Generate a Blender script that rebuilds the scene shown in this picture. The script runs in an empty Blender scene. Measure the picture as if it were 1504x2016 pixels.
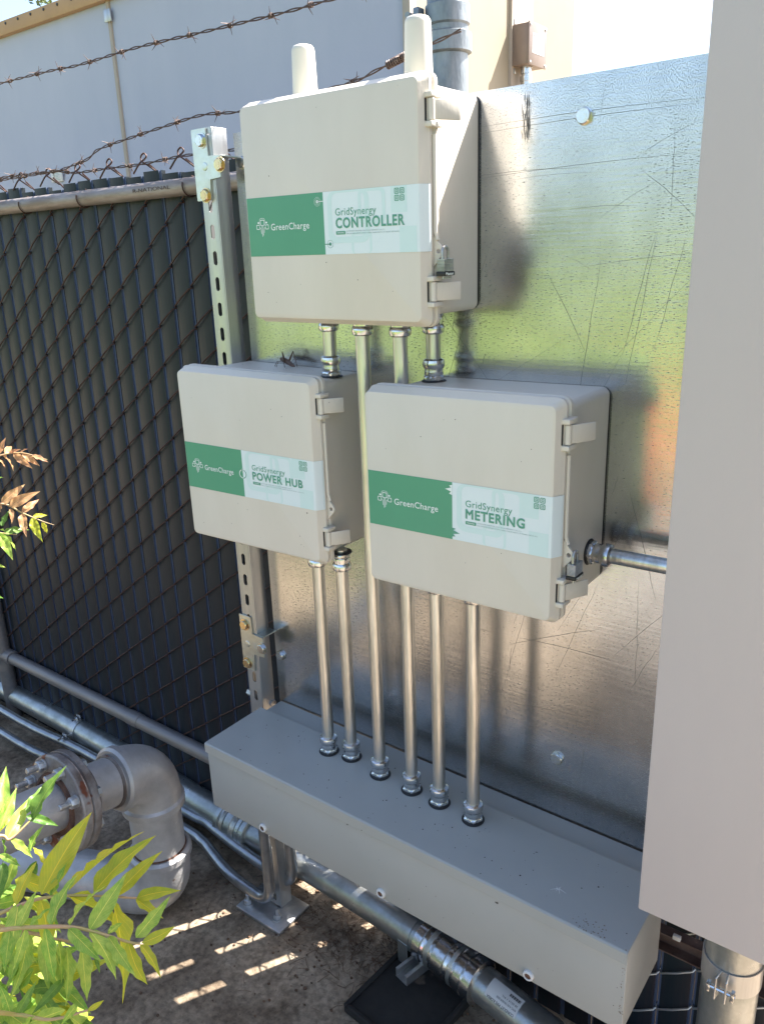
import bpy, bmesh, math, random
from mathutils import Vector, Matrix, Euler, Quaternion
random.seed(7)
rad = math.radians
scene = bpy.context.scene
COL = scene.collection

# ------------------------------------------------------------ camera
CAM_POS = Vector((1.3661, -1.3, 1.2701))
CAM_ROT = Euler((rad(71.9957), rad(1.9092), rad(36.785)), 'XYZ')
cd = bpy.data.cameras.new('camera'); cam = bpy.data.objects.new('camera', cd); COL.objects.link(cam)
cam.location = CAM_POS; cam.rotation_euler = CAM_ROT
cd.sensor_fit = 'HORIZONTAL'; cd.sensor_width = 36; cd.lens = 36 * 1575.8 / 1504
cd.clip_start = 0.02; cd.clip_end = 500
scene.camera = cam

# ------------------------------------------------------------ world, sun, exposure
SUN = Vector((0.54, 1.0, 1.45)).normalized()
SUN_EL = math.asin(SUN.z); SUN_AZ = math.atan2(SUN.x, SUN.y)
world = bpy.data.worlds.new('World'); scene.world = world; world.use_nodes = True
wn = world.node_tree; wn.nodes.clear()
sky = wn.nodes.new('ShaderNodeTexSky'); sky.sky_type = 'NISHITA'; sky.sun_disc = False
sky.sun_elevation = SUN_EL; sky.sun_rotation = SUN_AZ; sky.air_density = 1.0; sky.dust_density = 2.6; sky.ozone_density = 1.0
bg = wn.nodes.new('ShaderNodeBackground'); bg.inputs['Strength'].default_value = 0.085
wo = wn.nodes.new('ShaderNodeOutputWorld')
wn.links.new(sky.outputs[0], bg.inputs[0]); wn.links.new(bg.outputs[0], wo.inputs[0])
sd = bpy.data.lights.new('sun', 'SUN'); sd.energy = 5.0; sd.angle = rad(0.5); sd.color = (1.0, 0.955, 0.90)
sun = bpy.data.objects.new('sun', sd); COL.objects.link(sun)
sun.rotation_euler = SUN.to_track_quat('Z', 'Y').to_euler(); sun.location = (2, 4, 8)
scene.view_settings.view_transform = 'Standard'; scene.view_settings.look = 'None'
scene.view_settings.gamma = 1; scene.view_settings.use_curve_mapping = False
scene.view_settings.exposure = 2.2
scene.render.engine = 'CYCLES'
scene.cycles.max_bounces = 8; scene.cycles.transmission_bounces = 6

# ------------------------------------------------------------ helpers
def at(u, v, dist):
    """a point seen at pixel (u,v) of the 1504x2016 photograph, dist metres away"""
    f = 1575.8
    d = Vector(((u - 752) / f, -(v - 1008) / f, -1)).normalized()
    return CAM_POS + (CAM_ROT.to_matrix() @ d) * dist

def thing(name, label, cat, loc=(0, 0, 0), group=None, rot=None):
    o = bpy.data.objects.new(name, None); COL.objects.link(o); o.location = loc
    o.empty_display_size = 0.05
    if rot is not None: o.rotation_euler = rot
    o['label'] = label; o['category'] = cat
    if group: o['group'] = group
    return o

def mesh_of(bm, name, mats, smooth=35, recalc=True):
    if recalc: bmesh.ops.recalc_face_normals(bm, faces=bm.faces)
    me = bpy.data.meshes.new(name); bm.to_mesh(me); bm.free()
    for m in (mats if isinstance(mats, (list, tuple)) else [mats]): me.materials.append(m)
    if smooth:
        me.polygons.foreach_set('use_smooth', [True] * len(me.polygons))
        me.set_sharp_from_angle(angle=rad(smooth))
    return me

def part(name, bm, mat, parent=None, smooth=35, world_coords=True, recalc=True):
    """link a bmesh given in world coordinates as one object"""
    me = mesh_of(bm, name, mat, smooth, recalc) if isinstance(bm, bmesh.types.BMesh) else bm
    o = bpy.data.objects.new(name, me); COL.objects.link(o)
    if parent is not None:
        o.parent = parent
        if world_coords and parent.type == 'EMPTY': o.location = -parent.location
    return o

def tag(o, label, cat, group=None, kind=None):
    if label: o['label'] = label
    if cat: o['category'] = cat
    if group: o['group'] = group
    if kind: o['kind'] = kind
    return o

def inst(name, me, parent, mat4=None, loc=None):
    """shared mesh object; mat4/loc in world space under an unrotated Empty"""
    o = bpy.data.objects.new(name, me); COL.objects.link(o)
    if parent is not None: o.parent = parent
    M = mat4 if mat4 is not None else Matrix.Translation(loc)
    if parent is not None and parent.type == 'EMPTY': M = Matrix.Translation(-parent.location) @ M
    o.matrix_basis = M
    return o

def B(): return bmesh.new()

def box(bm, lo, hi, bev=0, seg=2, M=None):
    lo = Vector(lo); hi = Vector(hi)
    c = (lo + hi) / 2; s = hi - lo
    r = bmesh.ops.create_cube(bm, size=1, matrix=Matrix.Translation(c) @ Matrix.Diagonal((abs(s.x), abs(s.y), abs(s.z), 1)))
    vs = r['verts']
    if bev > 0:
        es = list({e for v in vs for e in v.link_edges})
        g = bmesh.ops.bevel(bm, geom=es, offset=bev, segments=seg, affect='EDGES', profile=0.5)
        vs = list({v for f in g['faces'] for v in f.verts} | {v for v in vs if v.is_valid})
    if M is not None: bmesh.ops.transform(bm, matrix=M, verts=[v for v in vs if v.is_valid])
    return vs

def frame(t):
    t = t.normalized(); a = Vector((0, 0, 1)) if abs(t.z) < 0.9 else Vector((1, 0, 0))
    u = t.cross(a).normalized(); return u, t.cross(u).normalized()

def tube(bm, pts, r, seg=16, cap=True, rs=None):
    pts = [Vector(p) for p in pts]; rings = []
    n = len(pts)
    t0 = (pts[1] - pts[0]).normalized(); u, w = frame(t0)
    for i, p in enumerate(pts):
        if i == 0: t = t0
        elif i == n - 1: t = (pts[i] - pts[i - 1]).normalized()
        else: t = ((pts[i + 1] - pts[i]).normalized() + (pts[i] - pts[i - 1]).normalized()).normalized()
        u = (u - t * u.dot(t)).normalized(); w = t.cross(u)
        rr = rs[i] if rs else r
        rings.append([bm.verts.new(p + (u * math.cos(a) + w * math.sin(a)) * rr) for a in [2 * math.pi * k / seg for k in range(seg)]])
    for a, b in zip(rings, rings[1:]):
        for k in range(seg): bm.faces.new((a[k], a[(k + 1) % seg], b[(k + 1) % seg], b[k]))
    if cap:
        bm.faces.new(rings[0][::-1]); bm.faces.new(rings[-1])
    return rings

def lathe(bm, prof, M=Matrix(), seg=28, hexes=()):
    """prof: (r, z) along +Z; rows whose index is in hexes are hexagonal"""
    rings = []
    for i, (r, z) in enumerate(prof):
        ring = []
        for k in range(seg):
            a = 2 * math.pi * k / seg; rr = r
            if i in hexes:
                s = math.pi / 3; aa = (a % s) - s / 2; rr = r * math.cos(s / 2) / math.cos(aa) * 1.06
            ring.append(bm.verts.new(M @ Vector((rr * math.cos(a), rr * math.sin(a), z))))
        rings.append(ring)
    for a, b in zip(rings, rings[1:]):
        for k in range(seg): bm.faces.new((a[k], a[(k + 1) % seg], b[(k + 1) % seg], b[k]))
    if prof[0][0] > 0: bm.faces.new(rings[0][::-1])
    if prof[-1][0] > 0: bm.faces.new(rings[-1])

def along(p, d, roll=0):
    """matrix whose +Z points along d at p"""
    return Matrix.Translation(Vector(p)) @ Vector(d).to_track_quat('Z', 'Y').to_matrix().to_4x4() @ Matrix.Rotation(roll, 4, 'Z')

def prism(bm, poly, d0, d1, plane='XZ', bev=0):
    """extrude a 2-D polygon between two depths"""
    def P(a, b, d):
        return {'XZ': (a, d, b), 'XY': (a, b, d), 'YZ': (d, a, b)}[plane]
    va = [bm.verts.new(P(a, b, d0)) for a, b in poly]; vb = [bm.verts.new(P(a, b, d1)) for a, b in poly]
    n = len(poly); bm.faces.new(va[::-1]); bm.faces.new(vb)
    for k in range(n): bm.faces.new((va[k], va[(k + 1) % n], vb[(k + 1) % n], vb[k]))
    return va + vb

def rrect(x0, x1, z0, z1, r, n=6):
    pts = []
    for cx, cz, a0 in ((x1 - r, z1 - r, 0), (x0 + r, z1 - r, 90), (x0 + r, z0 + r, 180), (x1 - r, z0 + r, 270)):
        for k in range(n + 1):
            a = rad(a0 + 90 * k / n); pts.append((cx + r * math.cos(a), cz + r * math.sin(a)))
    return pts

def loft(bm, rings, cap0=True, cap1=True):
    V = [[bm.verts.new(p) for p in ring] for ring in rings]; n = len(V[0])
    for a, b in zip(V, V[1:]):
        for k in range(n): bm.faces.new((a[k], a[(k + 1) % n], b[(k + 1) % n], b[k]))
    if cap0: bm.faces.new(V[0][::-1])
    if cap1: bm.faces.new(V[-1])

def warp(bm, fn):
    for v in bm.verts: v.co = Vector(fn(v.co))

def catmull(P, n=6):
    P = [Vector(p) for p in P]; Q = [P[0] * 2 - P[1]] + P + [P[-1] * 2 - P[-2]]; out = []
    for i in range(1, len(Q) - 2):
        for k in range(n):
            t = k / n; a, b, c, d = Q[i - 1:i + 3]
            out.append(0.5 * ((2 * b) + (c - a) * t + (2 * a - 5 * b + 4 * c - d) * t * t + (3 * b - a - 3 * c + d) * t ** 3))
    out.append(P[-1]); return out

def bend(P, r, n=8):
    """polyline with rounded corners"""
    P = [Vector(p) for p in P]; out = [P[0]]
    for a, b, c in zip(P, P[1:], P[2:]):
        d0 = (a - b).normalized(); d1 = (c - b).normalized()
        for k in range(n + 1):
            t = k / n; p = (b + d0 * r) * (1 - t) ** 2 + b * 2 * t * (1 - t) + (b + d1 * r) * t * t
            out.append(p)
    out.append(P[-1]); return out

TEXT_CACHE = {}
def text(bm, s, x0, zb, w, h, y, bold=0.0, M=None, space=1.0):
    """flat lettering in the XZ plane: left edge x0, baseline zb, width w, cap height h"""
    cu = bpy.data.curves.new('lettering', 'FONT'); cu.body = s; cu.size = 1.0; cu.resolution_u = 3
    cu.offset = min(bold, 0);
    if bold > 0: cu.bevel_depth = bold; cu.bevel_resolution = 0
    cu.fill_mode = 'FRONT'; cu.space_character = space
    o = bpy.data.objects.new('lettering', cu); COL.objects.link(o)
    dg = bpy.context.evaluated_depsgraph_get(); me = bpy.data.meshes.new_from_object(o.evaluated_get(dg))
    bpy.data.objects.remove(o); bpy.data.curves.remove(cu)
    xs = [v.co.x for v in me.vertices]
    if not xs: return
    mn, mx = min(xs), max(xs); kx = w / (mx - mn); kz = h / 0.69
    n0 = len(bm.verts)
    t = bmesh.new(); t.from_mesh(me); bpy.data.meshes.remove(me)
    for v in t.verts:
        p = Vector((x0 + (v.co.x - mn) * kx, y - v.co.z * kz * .35, zb + v.co.y * kz))
        v.co = (M @ p) if M is not None else p
    bmesh.ops.recalc_face_normals(t, faces=t.faces)
    tm = bpy.data.meshes.new('t'); t.to_mesh(tm); t.free(); bm.from_mesh(tm); bpy.data.meshes.remove(tm)

def ringshape(bm, outer, inner, y):
    """flat band between two closed outlines of equal count, XZ plane"""
    a = [bm.verts.new((p[0], y, p[1])) for p in outer]; b = [bm.verts.new((p[0], y, p[1])) for p in inner]
    n = len(a)
    for k in range(n): bm.faces.new((a[k], a[(k + 1) % n], b[(k + 1) % n], b[k]))

def flat(bm, poly, y):
    bm.faces.new([bm.verts.new((a, y, b)) for a, b in poly])

# ------------------------------------------------------------ materials
def mat(name, col, rough=0.5, metal=0.0, var=None, vscale=8.0, bump=0.0, bscale=60.0, stretch=(1, 1, 1), spec=0.5,
        col2=None, spots=None, rvar=0.0, coat=0.0, coords='Object', detail=6.0, contrast=(0.35, 0.65)):
    m = bpy.data.materials.new(name); m.use_nodes = True; nt = m.node_tree; N = nt.nodes; L = nt.links
    b = N['Principled BSDF']
    b.inputs['Roughness'].default_value = rough; b.inputs['Metallic'].default_value = metal
    b.inputs['Specular IOR Level'].default_value = spec
    b.inputs['Coat Weight'].default_value = coat
    tc = N.new('ShaderNodeTexCoord'); mp = N.new('ShaderNodeMapping'); mp.inputs['Scale'].default_value = stretch
    L.new(tc.outputs[coords], mp.inputs[0])
    col = (*col, 1)
    if col2 is not None:
        nz = N.new('ShaderNodeTexNoise'); nz.inputs['Scale'].default_value = vscale; nz.inputs['Detail'].default_value = detail
        nz.inputs['Roughness'].default_value = 0.62
        L.new(mp.outputs[0], nz.inputs['Vector'])
        cr = N.new('ShaderNodeValToRGB'); cr.color_ramp.elements[0].position = contrast[0]; cr.color_ramp.elements[1].position = contrast[1]
        cr.color_ramp.elements[0].color = col; cr.color_ramp.elements[1].color = (*col2, 1)
        L.new(nz.outputs[0], cr.inputs[0]); out = cr.outputs[0]
        if rvar:
            mr = N.new('ShaderNodeMapRange'); mr.inputs['From Min'].default_value = 0.3; mr.inputs['From Max'].default_value = 0.7
            mr.inputs['To Min'].default_value = max(0.02, rough - rvar); mr.inputs['To Max'].default_value = rough + rvar
            L.new(nz.outputs[0], mr.inputs[0]); L.new(mr.outputs[0], b.inputs['Roughness'])
    else:
        rgb = N.new('ShaderNodeRGB'); rgb.outputs[0].default_value = col; out = rgb.outputs[0]
    if spots:   # (colour, scale, threshold)
        for sc, ssc, th in spots:
            vz = N.new('ShaderNodeTexNoise'); vz.inputs['Scale'].default_value = ssc; vz.inputs['Detail'].default_value = 3
            L.new(tc.outputs[coords], vz.inputs['Vector'])
            rr = N.new('ShaderNodeMapRange'); rr.inputs['From Min'].default_value = th; rr.inputs['From Max'].default_value = th + 0.03
            L.new(vz.outputs[0], rr.inputs[0])
            mx = N.new('ShaderNodeMix'); mx.data_type = 'RGBA'; mx.inputs['B'].default_value = (*sc, 1)
            L.new(rr.outputs[0], mx.inputs['Factor']); L.new(out, mx.inputs['A']); out = mx.outputs['Result']
    L.new(out, b.inputs['Base Color'])
    if bump:
        bz = N.new('ShaderNodeTexNoise'); bz.inputs['Scale'].default_value = bscale; bz.inputs['Detail'].default_value = 5
        L.new(mp.outputs[0], bz.inputs['Vector'])
        bp = N.new('ShaderNodeBump'); bp.inputs['Strength'].default_value = bump; bp.inputs['Distance'].default_value = 0.01
        L.new(bz.outputs[0], bp.inputs['Height']); L.new(bp.outputs[0], b.inputs['Normal'])
    return m

M_box = mat('beige_plastic', (0.61, 0.555, 0.475), 0.42, col2=(0.655, 0.60, 0.52), vscale=5, stretch=(1, 1, .3), bump=0.05, bscale=300,
            spots=[((0.12, 0.09, 0.07), 55, 0.775)])
M_ant = mat('antenna_plastic', (0.66, 0.62, 0.53), 0.4)
M_trough = mat('grey_painted_steel', (0.335, 0.335, 0.315), 0.33, col2=(0.36, 0.36, 0.34), vscale=4, bump=0.04, bscale=300,
               spots=[((0.05, 0.045, 0.04), 48, 0.755), ((0.42, 0.38, 0.32), 7, 0.73)], rvar=0.05)
M_cab = mat('cabinet_paint', (0.475, 0.42, 0.41), 0.45, col2=(0.505, 0.452, 0.44), vscale=2.2, stretch=(1, 1, .35), bump=0.05, bscale=420, spots=[((0.36, 0.31, 0.28), 40, 0.765)])
M_emt = mat('conduit_galvanised', (0.66, 0.655, 0.63), 0.36, 1.0, col2=(0.50, 0.49, 0.45), vscale=60, bump=0.12, bscale=140, stretch=(1, 1, 0.12), rvar=0.08)
M_fit = mat('zinc_fitting', (0.72, 0.73, 0.74), 0.2, 1.0, col2=(0.55, 0.55, 0.54), vscale=50, bump=0.06, bscale=120, rvar=0.06)
M_strut = mat('strut_galvanised', (0.56, 0.56, 0.55), 0.38, 0.85, col2=(0.44, 0.44, 0.44), vscale=30, bump=0.1, bscale=80, stretch=(1, 1, 0.1), rvar=0.08)
M_bracket = mat('zinc_bracket', (0.66, 0.70, 0.66), 0.3, 0.9, col2=(0.55, 0.56, 0.50), vscale=25, bump=0.05)
M_bolt = mat('zinc_bolt', (0.66, 0.70, 0.76), 0.22, 1.0, col2=(0.60, 0.55, 0.40), vscale=40)
M_bolty = mat('yellow_zinc_bolt', (0.72, 0.62, 0.30), 0.22, 1.0, col2=(0.60, 0.42, 0.30), vscale=60)
M_pipe = mat('conduit_old_galvanised', (0.46, 0.475, 0.465), 0.34, 0.85, col2=(0.33, 0.345, 0.325), vscale=22, bump=0.08, bscale=90, rvar=0.08)
M_pipe_d = mat('fence_pipe', (0.22, 0.21, 0.21), 0.5, 0.55, col2=(0.30, 0.27, 0.25), vscale=35, bump=0.12, bscale=70, stretch=(0.15, 1, 1))
M_rail = mat('top_rail_pipe', (0.34, 0.30, 0.285), 0.55, 0.45, col2=(0.20, 0.155, 0.13), vscale=38, bump=0.25, bscale=60, stretch=(0.18, 1, 1),
             spots=[((0.09, 0.05, 0.04), 16, 0.66)])
M_riser = mat('weathered_riser', (0.30, 0.33, 0.35), 0.5, 0.7, col2=(0.17, 0.20, 0.22), vscale=30, bump=0.3, bscale=60, stretch=(1, 1, .4))
M_cast = mat('silver_painted_iron', (0.50, 0.485, 0.475), 0.40, 0.4, col2=(0.38, 0.365, 0.355), vscale=14, bump=0.12, bscale=110,
             spots=[((0.14, 0.07, 0.04), 14, 0.70), ((0.48, 0.46, 0.44), 30, 0.72)])
M_flange = mat('flange_paint', (0.30, 0.28, 0.27), 0.5, 0.4, col2=(0.13, 0.10, 0.085), vscale=16, bump=0.25, bscale=80,
               spots=[((0.16, 0.05, 0.025), 12, 0.62), ((0.45, 0.42, 0.38), 26, 0.74)])
M_gasket = mat('white_gasket', (0.50, 0.44, 0.38), 0.8, col2=(0.20, 0.12, 0.09), vscale=30)
M_rust = mat('rust', (0.13, 0.06, 0.035), 0.85, col2=(0.05, 0.024, 0.016), vscale=30, bump=0.4, bscale=90)
M_rubber = mat('black_rubber', (0.014, 0.013, 0.012), 0.8, spec=.3, col2=(0.03, 0.027, 0.024), vscale=6, bump=0.15, bscale=70, spots=[((0.10, 0.075, 0.055), 9, 0.64)])
M_blk = mat('black_seal', (0.012, 0.012, 0.013), 0.5)
M_wire = mat('brown_rusty_wire', (0.075, 0.035, 0.026), 0.6, 0.35, col2=(0.035, 0.018, 0.015), vscale=40)
M_wireg = mat('galvanised_wire', (0.42, 0.43, 0.44), 0.4, 0.7)
M_barb = mat('rusty_barbed_wire', (0.13, 0.10, 0.088), 0.6, 0.5, col2=(0.07, 0.04, 0.03), vscale=120)
M_gaptint = mat('slat_gap_light_tint', (0.10, 0.13, 0.21), 0.4, col2=(0.06, 0.08, 0.13), vscale=9, stretch=(6, 1, .12))  # blue-grey stands in for the bluish light between the slats
M_slat = mat('dark_green_slat', (0.008, 0.016, 0.022), 0.45, spec=.28, col2=(0.026, 0.022, 0.026), vscale=9, stretch=(6, 1, 0.12), bump=0.05, bscale=60,
             spots=None, coords='Object', contrast=(0.4, 0.7))
M_white = mat('white_print', (0.72, 0.78, 0.75), 0.4)
M_green = mat('label_green', (0.085, 0.31, 0.185), 0.38, col2=(0.078, 0.29, 0.175), vscale=5)
M_greent = mat('label_green_ink', (0.095, 0.30, 0.21), 0.4)
M_tealp = mat('label_pale', (0.66, 0.735, 0.75), 0.38, col2=(0.68, 0.75, 0.765), vscale=6)
M_teal2 = mat('label_watermark', (0.58, 0.715, 0.705), 0.38)
M_teal3 = mat('label_watermark_dark', (0.50, 0.65, 0.64), 0.38)
M_greytxt = mat('small_print_ink', (0.27, 0.37, 0.35), 0.5)
M_brass = mat('lock_steel', (0.56, 0.56, 0.54), 0.33, 0.9, col2=(0.36, 0.36, 0.35), vscale=50)
M_hopper = mat('grasshopper_brown', (0.15, 0.085, 0.055), 0.55, col2=(0.06, 0.035, 0.025), vscale=90)
M_jbox = mat('junction_box_steel', (0.27, 0.215, 0.185), 0.42, 0.3, col2=(0.23, 0.18, 0.155), vscale=9)
M_sticker = mat('sticker_white', (0.62, 0.61, 0.59), 0.45)
M_ink = mat('black_ink', (0.03, 0.03, 0.035), 0.5)
M_red = mat('red_paint', (0.62, 0.035, 0.018), 0.35)
M_glass = mat('dark_glass', (0.02, 0.025, 0.03), 0.08)
M_bark = mat('bark', (0.10, 0.075, 0.055), 0.9, col2=(0.05, 0.038, 0.03), vscale=12, bump=0.6, bscale=20)
M_crown = mat('tree_foliage', (0.05, 0.085, 0.02), 0.6, col2=(0.09, 0.14, 0.03), vscale=3)
M_grass = mat('lawn_grass', (0.085, 0.135, 0.022), 0.85, col2=(0.14, 0.175, 0.04), vscale=0.9, detail=9)
M_needle = mat('dry_needles', (0.14, 0.075, 0.04), 0.85, col2=(0.06, 0.035, 0.02), vscale=30)
M_stem = mat('leaf_stalk', (0.36, 0.20, 0.13), 0.5, col2=(0.30, 0.26, 0.08), vscale=25)
M_walls = mat('cream_side_wall', (0.32, 0.275, 0.195), 0.7, col2=(0.28, 0.245, 0.175), vscale=2)
M_wall = mat('wall_stucco', (0.41, 0.435, 0.53), 0.75, col2=(0.455, 0.475, 0.565), vscale=1.6, bump=0.12, bscale=160, stretch=(1, 1, 0.35), spec=0.25)
M_wallt = mat('wall_trim', (0.42, 0.35, 0.27), 0.6, col2=(0.36, 0.30, 0.235), vscale=4)
M_fascia = mat('tan_fascia', (0.46, 0.28, 0.13), 0.6, col2=(0.40, 0.24, 0.12), vscale=5)

def mat_panel():
    m = bpy.data.materials.new('scratched_galvanised_sheet'); m.use_nodes = True; nt = m.node_tree; N = nt.nodes; L = nt.links
    b = N['Principled BSDF']; b.inputs['Metallic'].default_value = 1.0
    tc = N.new('ShaderNodeTexCoord')
    def mp(s, r=(0, 0, 0)):
        q = N.new('ShaderNodeMapping'); q.inputs['Scale'].default_value = s; q.inputs['Rotation'].default_value = r
        L.new(tc.outputs['Object'], q.inputs[0]); return q.outputs[0]
    def noise(vec, sc, det=4, ro=0.6):
        q = N.new('ShaderNodeTexNoise'); q.inputs['Scale'].default_value = sc; q.inputs['Detail'].default_value = det; q.inputs['Roughness'].default_value = ro
        L.new(vec, q.inputs['Vector']); return q.outputs[0]
    def rng(v, a, c, lo=0.0, hi=1.0):
        q = N.new('ShaderNodeMapRange'); q.inputs['From Min'].default_value = a; q.inputs['From Max'].default_value = c
        q.inputs['To Min'].default_value = lo; q.inputs['To Max'].default_value = hi; L.new(v, q.inputs[0]); return q.outputs[0]
    def op(o, a, c=None):
        q = N.new('ShaderNodeMath'); q.operation = o
        for i, v in enumerate((a, c)):
            if v is None: continue
            if isinstance(v, (int, float)): q.inputs[i].default_value = v
            else: L.new(v, q.inputs[i])
        return q.outputs[0]
    # fine pitting: short horizontal dashes, denser in patches
    patch = rng(noise(mp((1, 1, 1)), 2.2, 4), 0.35, 0.65)
    th = rng(patch, 0, 1, 0.67, 0.585)
    dash = noise(mp((110, 110, 800)), 1.0, 2, 0.5)
    d1 = op('MULTIPLY', op('SUBTRACT', dash, th), 18)
    dash2 = noise(mp((420, 420, 240)), 1.0, 2, 0.5)
    d2 = op('MULTIPLY', op('SUBTRACT', dash2, 0.70), 14)
    # oily smudges near the sheared top edge
    sep = N.new('ShaderNodeSeparateXYZ'); L.new(tc.outputs['Object'], sep.inputs[0])
    top = rng(sep.outputs[2], 1.28, 1.50)
    sm = noise(mp((900, 900, 420), (0, 0.6, 0)), 1.0, 5, 0.65)
    d3 = op('MULTIPLY', op('MULTIPLY', op('SUBTRACT', sm, op('SUBTRACT', 0.615, op('MULTIPLY', top, 0.11))), 6), rng(top, 0, .4))
    mask = op('MINIMUM', op('MAXIMUM', op('MAXIMUM', d1, d2), op('MAXIMUM', d3, 0.0)), 1.0)
    # spangle / rolling tone
    tone = noise(mp((3, 3, 2.2)), 2.6, 8, .7)
    cr = N.new('ShaderNodeValToRGB'); cr.color_ramp.elements[0].position = 0.3; cr.color_ramp.elements[1].position = 0.7
    cr.color_ramp.elements[0].color = (0.43, 0.44, 0.445, 1); cr.color_ramp.elements[1].color = (0.62, 0.625, 0.63, 1); L.new(tone, cr.inputs[0])
    mx = N.new('ShaderNodeMix'); mx.data_type = 'RGBA'; mx.inputs['B'].default_value = (0.13, 0.13, 0.13, 1)
    L.new(op('MULTIPLY', mask, 0.62), mx.inputs['Factor']); L.new(cr.outputs[0], mx.inputs['A']); L.new(mx.outputs['Result'], b.inputs['Base Color'])
    r0 = rng(noise(mp((2, 2, 2)), 1.5, 5), 0.3, 0.7, 0.17, 0.27)
    L.new(op('ADD', r0, op('MULTIPLY', mask, 0.3)), b.inputs['Roughness'])
    bp = N.new('ShaderNodeBump'); bp.inputs['Strength'].default_value = 0.06; bp.inputs['Distance'].default_value = 0.004
    L.new(op('ADD', noise(mp((8, 8, 150)), 1.0, 4), noise(mp((9, 9, 7)), 1.0, 2)), bp.inputs['Height']); L.new(bp.outputs[0], b.inputs['Normal'])
    return m
M_panel = mat_panel()

def mat_ground():
    m = bpy.data.materials.new('dirty_concrete'); m.use_nodes = True; nt = m.node_tree; N = nt.nodes; L = nt.links
    b = N['Principled BSDF']; b.inputs['Roughness'].default_value = 0.9; b.inputs['Specular IOR Level'].default_value = 0.25
    tc = N.new('ShaderNodeTexCoord')
    def noise(sc, det=8, ro=0.65):
        q = N.new('ShaderNodeTexNoise'); q.inputs['Scale'].default_value = sc; q.inputs['Detail'].default_value = det; q.inputs['Roughness'].default_value = ro
        L.new(tc.outputs['Object'], q.inputs['Vector']); return q
    a = noise(4.5); cr = N.new('ShaderNodeValToRGB'); e = cr.color_ramp.elements
    e[0].position = 0.30; e[0].color = (0.12, 0.084, 0.054, 1); e[1].position = 0.72; e[1].color = (0.48, 0.39, 0.285, 1)
    k = e.new(0.5); k.color = (0.30, 0.23, 0.16, 1)
    L.new(a.outputs[0], cr.inputs[0])
    f = noise(60, 6); mr = N.new('ShaderNodeMapRange'); mr.inputs['From Min'].default_value = 0.35; mr.inputs['From Max'].default_value = 0.62
    mr.inputs['To Min'].default_value = 0.55; mr.inputs['To Max'].default_value = 1.1; L.new(f.outputs[0], mr.inputs[0])
    mx = N.new('ShaderNodeMix'); mx.data_type = 'RGBA'; mx.blend_type = 'MULTIPLY'; mx.inputs['Factor'].default_value = 1
    L.new(cr.outputs[0], mx.inputs['A']); L.new(mr.outputs[0], mx.inputs['B']); L.new(mx.outputs['Result'], b.inputs['Base Color'])
    bp = N.new('ShaderNodeBump'); bp.inputs['Strength'].default_value = 0.5; bp.inputs['Distance'].default_value = 0.01
    g = noise(35, 8); L.new(g.outputs[0], bp.inputs['Height']); L.new(bp.outputs[0], b.inputs['Normal'])
    return m
M_ground = mat_ground()

def mat_leaf(name, c1, c2, trans=0.5):
    """translucent leaf with veins along its UVs"""
    m = bpy.data.materials.new(name); m.use_nodes = True; nt = m.node_tree; N = nt.nodes; L = nt.links
    b = N['Principled BSDF']; out = N['Material Output']
    b.inputs['Roughness'].default_value = 0.42
    uv = N.new('ShaderNodeUVMap'); uv.uv_map = 'UVMap'
    sep = N.new('ShaderNodeSeparateXYZ'); L.new(uv.outputs[0], sep.inputs[0])
    def op(o, a, c=None):
        q = N.new('ShaderNodeMath'); q.operation = o
        for i, v in enumerate((a, c)):
            if v is None: continue
            if isinstance(v, (int, float)): q.inputs[i].default_value = v
            else: L.new(v, q.inputs[i])
        return q.outputs[0]
    across = op('ABSOLUTE', op('SUBTRACT', sep.outputs[0], 0.5))
    ph = op('SUBTRACT', op('MULTIPLY', sep.outputs[1], 13.0), op('MULTIPLY', across, 7.0))
    tri = op('ABSOLUTE', op('SUBTRACT', op('FRACT', ph), 0.5))
    vein = op('LESS_THAN', tri, 0.045); mid = op('LESS_THAN', across, 0.022)
    v = op('MAXIMUM', op('MULTIPLY', vein, 0.45), mid)
    oi = N.new('ShaderNodeObjectInfo'); tc = N.new('ShaderNodeTexCoord')
    nz = N.new('ShaderNodeTexNoise'); nz.inputs['Scale'].default_value = 7; nz.inputs['Detail'].default_value = 6; L.new(tc.outputs['Object'], nz.inputs['Vector'])
    fac = op('ADD', op('MULTIPLY', oi.outputs['Random'], 0.55), op('MULTIPLY', op('SUBTRACT', nz.outputs[0], 0.5), 1.9))  # strong noise mottling stands in for shadow patches across the leaf
    fac = op('MINIMUM', op('MAXIMUM', op('ADD', fac, 0.22), 0.0), 1.0)
    mx = N.new('ShaderNodeMix'); mx.data_type = 'RGBA'; mx.inputs['A'].default_value = (*c1, 1); mx.inputs['B'].default_value = (*c2, 1); L.new(fac, mx.inputs['Factor'])
    mv = N.new('ShaderNodeMix'); mv.data_type = 'RGBA'; mv.inputs['B'].default_value = (min(1, c2[0] * 1.7), min(1, c2[1] * 1.4), c2[2] * 1.5, 1)
    L.new(op('MULTIPLY', v, 0.8), mv.inputs['Factor']); L.new(mx.outputs['Result'], mv.inputs['A'])
    L.new(mv.outputs['Result'], b.inputs['Base Color'])
    tr = N.new('ShaderNodeBsdfTranslucent'); L.new(mv.outputs['Result'], tr.inputs['Color'])
    ms = N.new('ShaderNodeMixShader'); ms.inputs[0].default_value = trans
    L.new(b.outputs[0], ms.inputs[1]); L.new(tr.outputs[0], ms.inputs[2]); L.new(ms.outputs[0], out.inputs['Surface'])
    bp = N.new('ShaderNodeBump'); bp.inputs['Strength'].default_value = 0.4; bp.inputs['Distance'].default_value = 0.0015
    L.new(op('SUBTRACT', nz.outputs[0], v), bp.inputs['Height']); L.new(bp.outputs[0], b.inputs['Normal'])
    return m
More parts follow.
